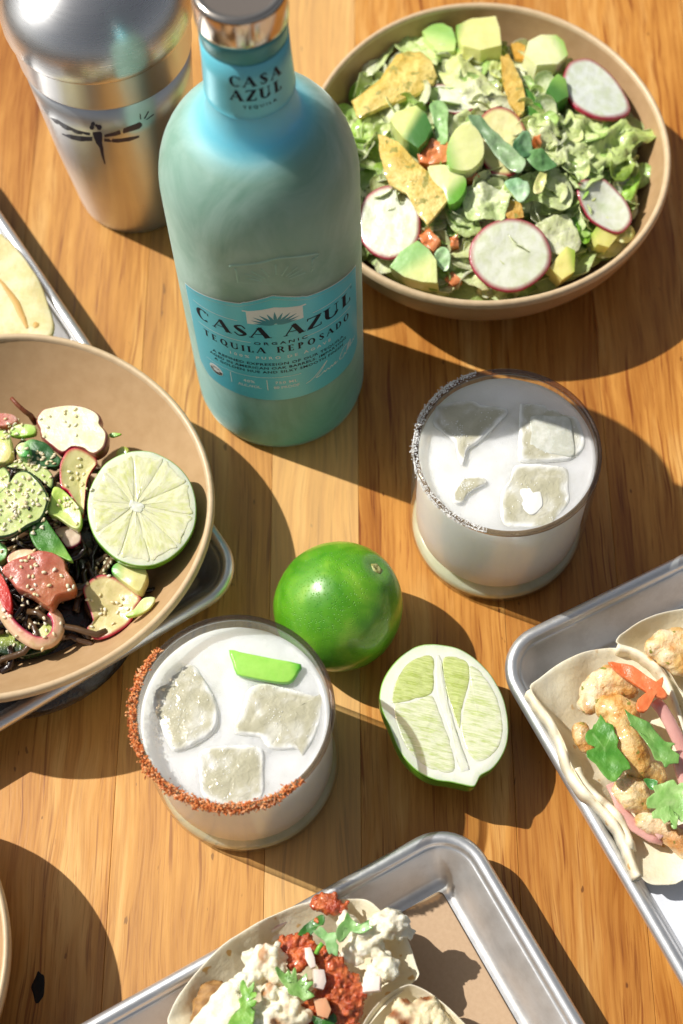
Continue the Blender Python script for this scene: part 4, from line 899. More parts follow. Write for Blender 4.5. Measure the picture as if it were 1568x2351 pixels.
M_tort = food('flour_tortilla', None, .6, sss=.2, sssr=(.5, .4, .3), var=(.7, (.94, .90, .82), .4, .65), bmp=(1.6, .05), spots=(1.4, hx('#d2a768'), .68))
M_corn = food('corn_tortilla', None, .6, sss=.15, sssr=(.5, .4, .2), var=(1.1, (.90, .84, .66), .4, .62), bmp=(2.2, .05))
M_caul = food('cauliflower', None, .55, sss=.35, sssr=(.5, .45, .3), bmp=(7, .07))
M_salsa = food('red_salsa', None, .22, sss=.15, sssr=(.5, .12, .05), var=(3, (.6, .4, .3), .4, .65), bmp=(5, .11), coat=.4)
M_onion = food('onion', None, .25, sss=.5, sssr=(.5, .4, .4), bmp=(3, .02), coat=.4, var=(1.5, (.95, .90, .92), .4, .65))
M_shr = food('shrimp', None, .35, sss=.35, sssr=(.6, .35, .2), var=(1.3, (.88, .66, .36), .45, .62), bmp=(5, .12), coat=.5, spots=(2.2, hx('#8c8a32'), .66))
def two(c1, c2, dx, dy, lo=-.5, hi=.5, edge=None, e0=.93):
    def f(x, y, ff, s):
        c = mixc(c1, c2, sm(lo, hi, x * dx + y * dy)); return mixc(c, edge, sm(e0, .995, ff)) if edge else c
    return f
def radc(c, skin, e0=.945, tint=None):
    def f(x, y, ff, s):
        d = mixc(c, tint, .5 * max(0, 1 - 2.2 * ff)) if tint else c; return mixc(d, skin, sm(e0, e0 + .035, ff))
    return f
AG, AY, AP = hx('#7db94a'), hx('#dfe07e'), hx('#eff0b4')
SK, RW, RP = hx('#a3173c'), hx('#e6e8d6'), hx('#eee6c2')
LW, LG, LD = hx('#ecf1cc'), hx('#c3d890'), hx('#6da438')
def zs(D, lift=0): # surface of the heap in the right bowl
    p = at(D[0], D[1], 4.3); d = math.hypot(p[0] - BRc[0], p[1] - BRc[1]); return 5.35 - 2.1 * (d / 8.6) ** 2.2 + lift
def S_(name, pts, lift, thick, mat, label, cat, grp, col, tilt=None, bulge=0, wav=0, wsc=1.2, edge='sheet', k=3, seed=0, curl=None, jag=0, **kw):
    D = [c_salad(*p) for p in pts]; c = np.mean(D, axis=0); z = zs(c, lift); p = at(c[0], c[1], z)
    if tilt is None: tilt = ((p[0] - BRc[0]) * .035, (p[1] - BRc[1]) * .035)
    return pad(name, pts, z, thick, mat, label, cat, grp, c_salad, tilt, bulge, wav, wsc, col, edge, k, seed, None, None, None, curl, jag=jag)
# bed of chopped leaves
def bed(center, R_, ztop, zedge, name, label, cols, n, mat, seed, dome=2.3, smax=1.0, cat='chopped salad', wv=.25):
    rg = random.Random(seed); V = []; Fc = []; C = []; NR, NA = 30, 90
    for i in range(NR + 1):
        r = R_ * i / NR
        for k in range(NA):
            a = 2 * math.pi * k / NA; x, y = r * math.cos(a), r * math.sin(a); nz = noise.noise(Vector((x * .9, y * .9, seed))) + .6 * noise.noise(Vector((x * 2.3, y * 2.3, seed)))
            V.append((x, y, ztop - (ztop - zedge) * (r / R_) ** dome + wv * nz)); t = .5 + .9 * noise.noise(Vector((x * 1.3, y * 1.3, seed + 9))); C.append(mixc(cols[0], cols[1], t))
    for i in range(NR):
        for k in range(NA): Fc.append((i * NA + k, (i + 1) * NA + k, (i + 1) * NA + (k + 1) % NA, i * NA + (k + 1) % NA))
    for q in range(n):   # loose scraps, each a small bent leaf
        r = R_ * math.sqrt(rg.random()) * .99; a = rg.uniform(0, 6.28); x0, y0 = r * math.cos(a), r * math.sin(a); z0 = ztop - (ztop - zedge) * (r / R_) ** dome + rg.uniform(.0, .6)
        s = rg.uniform(.3, smax) * (1.35 if q % 4 == 0 else 1); Rm = (Matrix.Rotation(rg.uniform(0, 6.3), 3, 'Z') @ Matrix.Rotation(rg.gauss(0, .5), 3, 'X') @ Matrix.Rotation(rg.gauss(0, .5), 3, 'Y')); b = len(V); c = rg.choice(cols[2:]); G = 5; bend = rg.uniform(-.5, .5)
        for sg in (1, -1):
            for i in range(G):
                for j in range(G):
                    u, v = i / (G - 1) * 2 - 1, j / (G - 1) * 2 - 1; ed = 1 - .25 * (u * v) ** 2
                    p = Rm @ Vector((u * s * ed, v * s * .7 * ed, bend * s * u * u + .1 * s * noise.noise(Vector((u * 2 + q, v * 2, 1))) * 2 + sg * .025)); V.append((x0 + p[0], y0 + p[1], z0 + p[2])); C.append(mixc(c, cols[2], rg.random() * .3))
        for i in range(G - 1):
            for j in range(G - 1):
                f = (b + i * G + j, b + (i + 1) * G + j, b + (i + 1) * G + j + 1, b + i * G + j + 1); Fc.append(f); Fc.append(tuple(t + G * G for t in f[::-1]))
        bd = [i * G for i in range(G)] + [(G - 1) * G + j for j in range(1, G)] + [i * G + G - 1 for i in range(G - 2, -1, -1)] + [j for j in range(G - 2, 0, -1)]
        for i in range(len(bd)): Fc.append((b + bd[i], b + bd[(i + 1) % len(bd)], b + bd[(i + 1) % len(bd)] + G * G, b + bd[i] + G * G))
    o = mesh(name, V, Fc, mat, None, True, None, C, (center[0], center[1], 0)); tag(o, label, cat, None, 'stuff'); return o
bed((BRc[0] - .1, BRc[1] - .1), 8.5, 5.1, 3.0, 'chopped_salad', 'chopped romaine bits filling the upper right bowl under the larger pieces', [hx('#7f9f48'), hx('#c2d68c'), LW, LG, hx('#dfe6b0'), hx('#9cc65e'), hx('#d2e09c'), hx('#e9edc4'), hx('#dfe59a')], 700, M_leaf, 11)
ge = 'romaine leaf pieces in the salad'
for pts, lift, lab, c, kw in (
  ([(245, 240), (300, 185), (378, 140), (385, 200), (340, 262), (292, 322), (260, 300)], .55, 'narrow pale lettuce piece at the far left edge of the salad', two(LW, LG, 1, 0), dict(seed=1)),
  ([(385, 190), (390, 100), (430, 105), (470, 132), (520, 180), (562, 222), (550, 262), (450, 222)], .6, 'pale green lettuce piece at the top left, above the speckled chip', two(hx('#d5e8a0'), LG, -1, .3), dict(seed=2)),
  ([(570, 290), (620, 240), (690, 250), (760, 320), (832, 380), (832, 440), (770, 455), (730, 450), (650, 425), (600, 370)], .55, 'large whitish yellow lettuce heart piece at the upper middle', two(hx('#eef0c6'), hx('#dfe79e'), 0, 1), dict(seed=3, bulge=.35)),
  ([(600, 545), (640, 470), (690, 455), (722, 500), (660, 555), (618, 600)], .5, 'small cream lettuce piece left of the red ringed radish', two(LW, hx('#d7e2a0'), 1, 0), dict(seed=4)),
  ([(930, 520), (945, 478), (990, 463), (1050, 498), (1062, 560), (1005, 592), (945, 565)], .6, 'round pale lettuce rib right of the red ringed radish', two(hx('#e3ecb4'), hx('#c9dd8e'), 0, 1), dict(seed=5, bulge=.3)),
  ([(1050, 540), (1075, 480), (1110, 450), (1200, 490), (1260, 470), (1330, 480), (1400, 530), (1470, 530), (1440, 580), (1372, 592), (1332, 660), (1222, 690), (1150, 670), (1100, 620)], .55, 'big frilly lettuce leaf reaching the right rim of the bowl', two(hx('#d9e89e'), hx('#c8de86'), 1, 0), dict(seed=6, wav=.5)),
  ([(1000, 610), (1060, 580), (1150, 640), (1235, 700), (1232, 740), (1150, 785), (1110, 760), (1080, 700)], .5, 'crumpled lettuce piece below the big frilly leaf', two(hx('#e4edb6'), LG, 1, -.5), dict(seed=7, wav=.45)),
  ([(670, 785), (700, 755), (760, 750), (810, 772), (862, 800), (832, 890), (790, 900), (740, 908), (680, 885)], .6, 'square veined lettuce piece above the lowest radish slice', two(hx('#d3e6a2'), hx('#eef3cc'), 0, 1), dict(seed=8)),
  ([(840, 755), (960, 700), (1060, 690), (1110, 740), (1112, 830), (1040, 862), (960, 822), (890, 830)], .5, 'light green lettuce piece beside the dark herb leaves', two(hx('#c4dd8c'), hx('#dfeab0'), 1, 0), dict(seed=9)),
  ([(960, 925), (1020, 890), (1090, 880), (1130, 940), (1152, 995), (1130, 1032), (1040, 1042), (1000, 965)], .5, 'smooth whitish rib piece right of the lowest radish slice', two(hx('#eceecb'), hx('#dfe4b4'), 0, 1), dict(seed=10, wav=.1)),
  ([(600, 875), (655, 850), (700, 870), (742, 940), (690, 972), (620, 935)], .4, 'cream lettuce scrap left of the square veined piece', two(LW, LG, 0, -1), dict(seed=11)),
  ([(600, 1045), (690, 1030), (720, 1080), (730, 1135), (782, 1195), (690, 1165), (610, 1110)], .4, 'pale rib piece between the avocado wedge and the lowest radish slice', two(hx('#e6eab4'), hx('#c9dba0'), -1, 0), dict(seed=12)),
  ([(195, 520), (290, 470), (380, 500), (345, 560), (290, 590), (225, 590)], .35, 'green leaf piece behind the bottle shoulder at the left of the salad', two(hx('#a9cf5c'), hx('#dce7a8'), 1, 0), dict(seed=13)),
  ([(1255, 690), (1300, 660), (1342, 650), (1360, 690), (1330, 745), (1270, 745)], .5, 'curled green leaf tip above the right radish slice', two(hx('#a3b75c'), hx('#7f9a3c'), 0, -1), dict(seed=14, curl=(.8, 1, 0))),
  ([(1318, 780), (1350, 735), (1385, 700), (1392, 740), (1352, 825)], .45, 'bright green leaf sliver against the right wall of the bowl', two(hx('#a8d85c'), hx('#8cc63e'), 0, 1), dict(seed=15)),
  ([(1240, 925), (1262, 880), (1300, 875), (1330, 915), (1372, 945), (1368, 972), (1322, 1002), (1275, 955)], .75, 'frayed yellow lettuce bit lying on the right radish slice', two(hx('#eaf0b8'), hx('#dbe69a'), 1, 0), dict(seed=16)),
  ([(1105, 900), (1150, 860), (1195, 930), (1185, 990), (1150, 1000)], .3, 'dark green leaf piece between rib and right radish slice', two(hx('#7eb02e'), hx('#5f9426'), 0, 1), dict(seed=17)),
  ([(770, 255), (800, 215), (830, 240), (820, 330), (780, 310)], .55, 'yellow green leaf edge beside the standing chip', two(hx('#d9e38a'), LG, 0, 1), dict(seed=18)),
  ([(200, 600), (300, 570), (335, 660), (330, 740), (250, 770), (210, 700)], .25, 'shade-darkened leaf heap at the left bowl wall beside the bottle', two(hx('#5d7f1e'), hx('#8fae4a'), 1, 0), dict(seed=19)),  # cast shadow is put into these darker greens
  ([(1120, 440), (1160, 410), (1260, 440), (1340, 470), (1300, 520), (1200, 500)], .45, 'light leaf piece just under the upper right radish slice', two(hx('#d7e8a4'), LG, 1, 0), dict(seed=20)),
  ([(1040, 600), (1000, 590), (960, 620), (1000, 690), (1050, 680)], .35, 'soft pale leaf scrap next to the orange fish flake', two(LW, LG, 0, 1), dict(seed=21)),
  ([(380, 430), (440, 410), (470, 450), (420, 480), (390, 470)], .4, 'small yellow leaf scrap under the speckled chip', two(hx('#dfe69a'), LG, 0, 1), dict(seed=22))):
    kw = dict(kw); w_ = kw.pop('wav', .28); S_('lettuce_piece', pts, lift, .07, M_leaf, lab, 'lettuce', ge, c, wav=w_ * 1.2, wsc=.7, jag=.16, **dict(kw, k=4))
gr = 'radish slices in the salad'
S_('radish_slice', ell(365, 915, 130, 152, 0, 16, .02, 1), .75, .22, M_rad, 'radish slice partly hidden behind the bottle', 'radish', gr, radc(RW, SK), wav=.06, seed=1)
S_('radish_slice', ell(858, 1047, 168, 150, 0, 18, .02, 2), .8, .22, M_rad, 'largest radish slice, lowest in the salad bowl', 'radish', gr, radc(RW, SK), wav=.06, seed=2)
S_('radish_slice', [(1072, 340), (1085, 285), (1115, 255), (1180, 245), (1250, 290), (1310, 360), (1352, 450), (1315, 488), (1230, 494), (1140, 455), (1090, 400)], .9, .25, M_rad, 'white radish slice at the upper right of the salad', 'radish', gr, radc(hx('#dfe4da'), SK), wav=.05, seed=3)
S_('radish_slice', [(1133, 790), (1145, 745), (1180, 735), (1245, 738), (1320, 810), (1355, 875), (1352, 920), (1305, 960), (1230, 935), (1170, 885)], .75, .2, M_rad, 'cupped radish slice with a green tinged middle near the right wall', 'radish', gr, radc(RW, SK, .945, hx('#c4d5ae')), bulge=-.25, wav=.05, seed=4)
S_('radish_slice', ell(822, 582, 108, 144, -8, 16, .02, 5), .5, .2, M_rad, 'radish slice ringed in deep red at the middle, under the herb strip', 'radish', gr, radc(hx('#ece2a8'), SK, .92), wav=.08, seed=5)
S_('radish_slice', [(500, 385), (560, 350), (660, 365), (720, 410), (712, 450), (640, 470), (560, 450), (520, 420)], .45, .2, M_rad, 'half hidden radish slice between chip and lettuce heart', 'radish', gr, radc(RW, SK), wav=.06, seed=6)
gc = 'tortilla chips in the salad'
S_('tortilla_chip', [(215, 440), (212, 415), (255, 385), (330, 325), (395, 235), (440, 215), (490, 215), (540, 250), (557, 310), (540, 350), (430, 408), (330, 448), (240, 482)], 1.0, .22, M_chip, 'wide speckled yellow chip at the upper left of the salad', 'chip', gc, two(hx('#dcbf60'), hx('#ead27c'), 1, -1), bulge=.3, wav=.18, seed=1, k=-3, edge='sharp', jag=.05)
S_('tortilla_chip', [(315, 550), (350, 560), (400, 585), (500, 690), (595, 780), (602, 830), (520, 925), (482, 880), (435, 795), (360, 758), (330, 650)], 1.0, .22, M_chip, 'long pointed yellow chip between the avocado pieces and the left radish slice', 'chip', gc, two(hx('#e6c566'), hx('#ecd584'), 0, -1), bulge=.15, wav=.18, seed=2, k=-3, edge='sharp', jag=.05)
S_('tortilla_chip', [(820, 232), (850, 225), (880, 280), (905, 340), (920, 400), (915, 470), (895, 480), (855, 420), (828, 335)], .9, .25, M_chip, 'chip standing on edge at the top middle of the salad', 'chip', gc, two(hx('#d9ad50'), hx('#e5cc74'), 1, 0), seed=3, k=-3, edge='sharp', jag=.05, wav=.12)
S_('tortilla_chip', [(862, 185), (890, 178), (922, 192), (915, 250), (880, 245)], .6, .2, M_chip, 'small orange brown chip corner near the top rim', 'chip', gc, two(hx('#cf9a3a'), hx('#dcb052'), 0, 1), seed=4, k=-3, edge='sharp', jag=.05)
S_('tortilla_chip', [(850, 820), (905, 835), (915, 895), (850, 905), (830, 870)], .5, .2, M_chip, 'little chip fragment above the lowest radish slice', 'chip', gc, two(hx('#cf9f48'), hx('#dcb562'), 0, 1), seed=5, k=-3, edge='sharp', jag=.05)
ga = 'avocado pieces in the salad'
for pts, lift, th, lab, c in (
  ([(500, 160), (540, 130), (585, 128), (622, 148), (640, 200), (632, 242), (570, 246), (528, 205)], .5, 1.0, 'green sided avocado piece at the top, left of the avocado cube', two(hx('#9cc76e'), hx('#cfe290'), -.6, -.8, -.3, .5)),
  ([(635, 152), (700, 120), (798, 113), (815, 160), (822, 232), (735, 252), (665, 235), (645, 200)], .75, 1.4, 'large avocado cube at the top of the salad', two(hx('#5f9e35'), hx('#e6e398'), 1, -.25, -.75, -.35)),
  ([(910, 262), (925, 205), (975, 180), (1040, 180), (1070, 205), (1088, 262), (1045, 300), (960, 305)], .8, 1.2, 'pale avocado piece beside the upper right radish slice', two(hx('#f0f1bc'), hx('#9fc95c'), 1, .2, .15, .7)),
  ([(1000, 395), (1020, 355), (1048, 328), (1080, 352), (1090, 422), (1045, 445)], .7, .9, 'dark green avocado piece touching the upper right radish slice', two(hx('#4f7f38'), hx('#8ab556'), 1, 1, -.5, .8)),
  ([(372, 522), (398, 490), (480, 465), (520, 500), (544, 552), (520, 610), (488, 642), (430, 602), (395, 560)], .95, 1.3, 'avocado chunk with its dark green back toward the salad middle', two(hx('#dfe894'), hx('#477a38'), .85, -.5, -.25, .2)),
  ([(598, 640), (615, 580), (648, 540), (700, 530), (738, 570), (752, 620), (745, 670), (700, 715), (640, 718), (605, 700)], 1.1, .9, 'oval avocado slice at the middle of the salad', two(hx('#5fae2c'), hx('#dfe0a0'), 1, .1, -.95, -.1)),
  ([(522, 705), (560, 695), (610, 700), (680, 752), (662, 825), (612, 858), (588, 800), (545, 760)], .75, .9, 'avocado slice with a green underside below the oval slice', two(hx('#eaeaae'), hx('#6fae3a'), .7, -.7, .0, .7)),
  ([(370, 1112), (415, 1050), (485, 1005), (530, 1040), (562, 1085), (566, 1180), (500, 1175), (430, 1155)], .7, 1.4, 'blunt avocado wedge low at the left of the salad', two(hx('#a0cb80'), hx('#e5eba2'), .5, -.85, -.3, .3)),
  ([(1010, 1112), (1045, 1065), (1080, 1025), (1115, 1042), (1112, 1130), (1062, 1162)], .6, 1.1, 'yellow avocado wedge right of the lowest radish slice', two(hx('#efe68e'), hx('#a2be46'), 1, .1, .1, .6)),
  ([(1188, 965), (1210, 932), (1245, 930), (1292, 980), (1252, 1030), (1205, 1015)], .45, .9, 'small avocado piece under the frayed lettuce bit', two(hx('#e9e48a'), hx('#8fb83c'), -.6, .6, .0, .8)),
  ([(625, 205), (655, 225), (660, 260), (640, 262)], .3, .6, 'sliver of avocado flesh below the large cube', two(hx('#e6e398'), AG, 0, 1))):
    S_('avocado_piece', pts, lift, th, M_avo, lab, 'avocado', ga, c, bulge=.04, wav=.05, edge='sharp', k=-3 if 'oval' not in lab else 3, seed=int(pts[0][0]))
gh = 'herb leaves in the salad'
H1, H2 = hx('#7b9672'), hx('#a9bf96')
for pts, lift, lab, c, kw in (
  ([(688, 492), (700, 468), (735, 478), (790, 535), (860, 595), (920, 665), (910, 705), (880, 712), (820, 662), (750, 572)], 1.3, 'long grey green herb strip lying across the middle', two(H1, H2, 1, 0), dict(curl=(.3, 1, 0))),
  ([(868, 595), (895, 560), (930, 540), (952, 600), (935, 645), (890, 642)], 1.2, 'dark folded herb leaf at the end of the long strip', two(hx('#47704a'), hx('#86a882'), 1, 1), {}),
  ([(920, 642), (950, 615), (985, 610), (1020, 640), (1052, 682), (1012, 702), (960, 692)], 1.15, 'dark green herb leaf pointing right', two(hx('#58804e'), hx('#78a468'), -1, 0), {}),
  ([(528, 442), (545, 420), (578, 415), (606, 442), (604, 500), (602, 580), (562, 590), (545, 500)], 1.1, 'upright light green herb strip above the orange fish', two(hx('#8fb778'), hx('#b5d693'), 1, 0), {}),
  ([(835, 748), (880, 730), (930, 745), (940, 790), (900, 832), (865, 790)], 1.0, 'bluish green herb leaf below the long strip', two(hx('#9cc49c'), hx('#d7efcf'), 1, -1), {}),
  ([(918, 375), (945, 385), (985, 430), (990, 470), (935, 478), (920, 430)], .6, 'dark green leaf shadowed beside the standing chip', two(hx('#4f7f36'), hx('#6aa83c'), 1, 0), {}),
  ([(550, 1040), (590, 1015), (615, 1050), (600, 1110), (562, 1085)], .75, 'mint green leaf next to the avocado wedge', two(hx('#b4d4a4'), hx('#d5f0c4'), 1, 0), {}),
  ([(995, 690), (1010, 720), (990, 790), (955, 800), (960, 745)], 1.0, 'cream curl of leaf rising beside the herb leaves', two(hx('#eee6a4'), hx('#dfd88c'), 0, 1), {})):
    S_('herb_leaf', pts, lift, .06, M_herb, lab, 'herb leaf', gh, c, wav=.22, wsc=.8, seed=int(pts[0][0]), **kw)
gf = 'orange fish flakes in the salad'
for pts, lift, lab in (
  ([(480, 650), (505, 615), (540, 585), (605, 600), (602, 680), (545, 690), (490, 682)], .6, 'largest orange fish chunk left of the oval avocado slice'),
  ([(655, 722), (700, 700), (735, 742), (685, 755)], .5, 'orange fish bit under the oval avocado slice'),
  ([(488, 975), (530, 945), (578, 1000), (548, 1048), (500, 1012)], .5, 'orange fish chunk between two low radish slices'),
  ([(588, 1152), (622, 1120), (662, 1160), (622, 1182)], .35, 'orange fish bit at the bottom rim of the salad'),
  ([(948, 580), (980, 568), (985, 604)], .6, 'tiny orange fish flake right of the herb leaves'),
  ([(610, 985), (645, 975), (650, 1020), (615, 1025)], .3, 'orange fish bit left of the lowest radish slice')):
    S_('fish_flake', pts, lift, .7, M_tom, lab, 'fish', gf, two(hx('#dd8048'), hx('#e89a66'), 1, 0), bulge=.1, wav=.2, wsc=.5, edge='sharp', k=-3, jag=.1, seed=int(pts[0][0]))

# ------------------------------------------------------------------ poke bowl at the left
def P_(name, pts, z, thick, mat, label, cat, grp, col, tilt=(0, 0), bulge=0, wav=0, wsc=1.0, edge='sheet', k=3, seed=0, curl=None):
    return pad(name, pts, z, thick, mat, label, cat, grp, c_poke, tilt, bulge, wav, wsc, col, edge, k, seed, None, None, None, curl)
# dark soba noodles
rg = random.Random(5); nv = [[], [], []]
pc = at(110, 1330, 3); ncol = [hx(c) for c in ('#2e1d12', '#3d2a1a', '#57402a', '#241510', '#6d5436', '#4a3320')]
for i in range(190):
    a = rg.uniform(0, 6.28); r = 6.0 * math.sqrt(rg.random()); x, y = pc[0] - 1.6 + r * math.cos(a) * 1.0, pc[1] + r * math.sin(a) * 1.1; z = 1.6 + 2.1 * max(0, 1 - (r / 6.2) ** 2) + rg.uniform(-.1, .35); d = rg.uniform(0, 6.28); P = []
    for s_ in range(9):
        P.append((x, y, z + .25 * noise.noise(Vector((x, y, i))))); d += rg.gauss(0, .5); x += .5 * math.cos(d); y += .5 * math.sin(d)
    P = [p for p in P if math.hypot(p[0] - BLc[0], p[1] - BLc[1]) < 8.2]
    if len(P) > 3: tube('n', P, .16, None, n=6, join=nv, col=rg.choice(ncol), flat=.7)
o = mesh('soba_noodles', nv[0], nv[1], food('soba', None, .25, coat=.3, bmp=(4, .02)), None, True, None, nv[2]); tag(o, 'tangle of dark brown soba noodles under the poke toppings', 'noodles', None, 'stuff')
V, Fc = lathe_vf([(.1, 2.6), (3, 2.4), (5, 1.7), (6.1, .9), (6.3, .5)], 48, False); mo = mesh('dark_mound', V, Fc, food('dark_mound', hx('#20130b'), .25, bmp=(2, .12), coat=.4), None, True, None, None, (pc[0] - 1.7, pc[1], .6)); tag(mo, 'dark brown mound under the noodles of the poke salad', 'filler', None, 'stuff')  # dark brown filler beneath noodles and toppings
P_('radish_slice', [(300, 335), (335, 270), (385, 235), (560, 203), (720, 225), (815, 275), (842, 320), (838, 365), (890, 430), (895, 490), (870, 570), (800, 617), (745, 600), (700, 570), (600, 558), (520, 605), (430, 545), (345, 470), (330, 400)], 4.6, .7, M_rad, 'thick cream radish slice with brownish skin at the top of the poke salad', 'radish', 'radish slices in the poke bowl', radc(hx('#f2ecc8'), hx('#8e3c3c'), .905), tilt=(-.1, .05), wav=.07, edge='chunk', seed=11)
P_('radish_slice', [(488, 720), (505, 640), (560, 560), (640, 540), (745, 590), (800, 655), (760, 720), (722, 790), (705, 880), (695, 1000), (680, 1112), (625, 1010), (555, 900), (500, 860)], 4.75, .3, M_rad, 'cupped radish slice with bright magenta skin, touching the lime half in the bowl', 'radish', 'radish slices in the poke bowl', lambda x, y, f, s: mixc(hx('#d9cf93'), hx('#c01040'), max(sm(.93, .97, f), sm(.84, .90, f) * (x < -.1) * (y > -.35))), tilt=(.15, 0), bulge=-.2, wav=.06, seed=12)
P_('radish_slice', [(682, 1700), (720, 1640), (780, 1595), (860, 1575), (960, 1610), (1090, 1695), (1162, 1770), (1120, 1840), (1085, 1940), (1000, 2030), (885, 2092), (770, 2100), (712, 2020), (760, 1960), (740, 1880), (710, 1800)], 3.7, .22, M_rad, 'translucent radish slice with thin crimson rim lowest in the poke bowl', 'radish', 'radish slices in the poke bowl', radc(hx('#e0cf98'), hx('#b0123f'), .94), tilt=(.05, -.08), bulge=-.25, wav=.14, seed=13)
P_('radish_slice', [(60, 1440), (130, 1385), (230, 1370), (302, 1392), (240, 1440), (170, 1468), (80, 1492)], 4.5, .2, M_rad, 'small radish sliver above the pink tuna cube', 'radish', 'radish slices in the poke bowl', radc(hx('#e8cfa8'), SK), wav=.1, seed=14)
P_('radish_slice', [(450, 1215), (560, 1180), (652, 1222), (668, 1290), (640, 1335), (560, 1362), (500, 1290)], 4.2, .18, M_onion, 'translucent radish slice behind the green onion tips', 'radish', 'radish slices in the poke bowl', radc(hx('#d6bfa8'), hx('#94305a'), .95), wav=.15, seed=15)
P_('cucumber_slice', [(55, 700), (110, 665), (200, 650), (350, 690), (420, 745), (445, 800), (425, 880), (330, 800), (200, 720)], 4.7, .3, M_cuc, 'cucumber slice tucked behind the seeded cucumber', 'cucumber', 'cucumber slices in the poke bowl', radc(hx('#d3dc9a'), hx('#1f4a26'), .92), seed=1)
P_('cucumber_slice', [(-160, 900), (-60, 760), (0, 722), (48, 708), (88, 770), (88, 850), (80, 960), (20, 1010), (-100, 1020)], 5.0, .4, M_cuc, 'cucumber slice cut off by the left edge of the photo', 'cucumber', 'cucumber slices in the poke bowl', radc(hx('#dfe5a8'), hx('#2a5a2c'), .91, hx('#f0f2c8')), wav=.1, seed=2)
P_('cucumber_slice', [(-120, 1180), (-40, 960), (60, 850), (100, 800), (150, 738), (232, 730), (330, 818), (398, 925), (402, 1010), (345, 1130), (235, 1190), (120, 1262), (0, 1295), (-90, 1270)], 5.3, .5, M_cuc, 'big seeded cucumber slice covered in sesame, on top of the poke salad', 'cucumber', 'cucumber slices in the poke bowl', radc(hx('#dde4a6'), hx('#1d4422'), .90, hx('#f0f1cc')), tilt=(.05, -.08), wav=.12, edge='chunk', seed=3)
P_('cucumber_slice', [(-40, 2030), (100, 2045), (200, 2120), (300, 2165), (400, 2150), (500, 2060), (530, 1960), (525, 2040), (500, 2110), (410, 2200), (300, 2240), (200, 2262), (60, 2250), (-40, 2200)], 3.1, .6, M_cuc, 'dark skinned cucumber end at the bottom of the poke salad', 'cucumber', 'cucumber slices in the poke bowl', two(hx('#b5bf62'), hx('#16351a'), 0, -1, -.15, .25), edge='chunk', seed=4)
P_('cucumber_slice', [(255, 2075), (330, 2030), (400, 1955), (440, 1920), (465, 1990), (420, 2070), (350, 2125), (290, 2115)], 3.5, .35, M_cuc, 'pale cucumber wedge inside the curled radish ribbon', 'cucumber', 'cucumber slices in the poke bowl', two(hx('#f0efba'), hx('#bfc96a'), 1, 1), seed=5)
gg = 'green onion and pea pieces in the poke bowl'
for pts, z, th, lab, c, kw in (
  ([(148, 600), (165, 540), (250, 478), (330, 490), (400, 520), (450, 580), (505, 640), (482, 700), (380, 702), (300, 682), (190, 640)], 4.7, .35, 'dark green leaf cluster below the thick radish slice', two(hx('#a8d88a'), hx('#3a6a3a'), 1, -.2, -.8, -.2), {}),
  ([(70, 420), (110, 375), (180, 358), (290, 368), (296, 430), (200, 452), (110, 445)], 4.5, .3, 'light green onion strip at the upper left of the poke salad', two(hx('#a6cf52'), hx('#cbe48a'), 0, 1), {}),
  ([(238, 1185), (290, 1140), (352, 1108), (420, 1190), (500, 1300), (560, 1400), (602, 1482), (500, 1442), (400, 1410), (330, 1392), (262, 1302)], 4.9, .3, 'bright green pointed onion leaf beneath the seeded cucumber', two(hx('#4c8430'), hx('#93bf58'), .6, -.8, .1, .7), dict(curl=(.5, .3, 1))),
  ([(440, 882), (480, 872), (530, 900), (590, 960), (642, 1022), (672, 1100), (668, 1180), (645, 1215), (600, 1200), (540, 1160), (470, 1110), (398, 1082), (420, 980)], 4.9, .45, 'pale green onion wedge dotted with sesame, left of the lime half', two(hx('#c3dc6e'), hx('#dfe79a'), 1, -1), dict(bulge=-.2)),
  ([(1030, 1922), (1060, 1892), (1100, 1868), (1150, 1800), (1200, 1768), (1270, 1768), (1262, 1810), (1220, 1862), (1150, 1905), (1080, 1925)], 4.1, .25, 'scallion ring on the rim side of the lowest radish slice', two(hx('#9cc84a'), hx('#e2efae'), .6, .3, -.6, .2), {}),
  ([(895, 430), (930, 420), (1000, 432), (940, 450), (905, 448)], 4.3, .12, 'thin green sprig beside the thick radish slice', two(hx('#6fae2c'), hx('#8fc63e'), 1, 0), {}),
  ([(950, 590), (1000, 535), (1060, 560), (1040, 600), (980, 610)], 4.0, .3, 'yellow green bit behind the lime half in the bowl', two(hx('#c9c25a'), hx('#a4ae3c'), 1, 0), {}),
  ([(-60, 1320), (20, 1330), (70, 1380), (50, 1460), (-40, 1480)], 4.3, .5, 'green piece at the left edge beside the radish sliver', two(hx('#4c8a44'), hx('#7fb56a'), 1, 0), {})):
    P_('green_onion', pts, z, th, M_herb if 'dark' in lab or 'pointed' in lab else M_avo, lab, 'green onion', gg, c, wav=.12, seed=int(pts[0][0]) % 50, **kw)
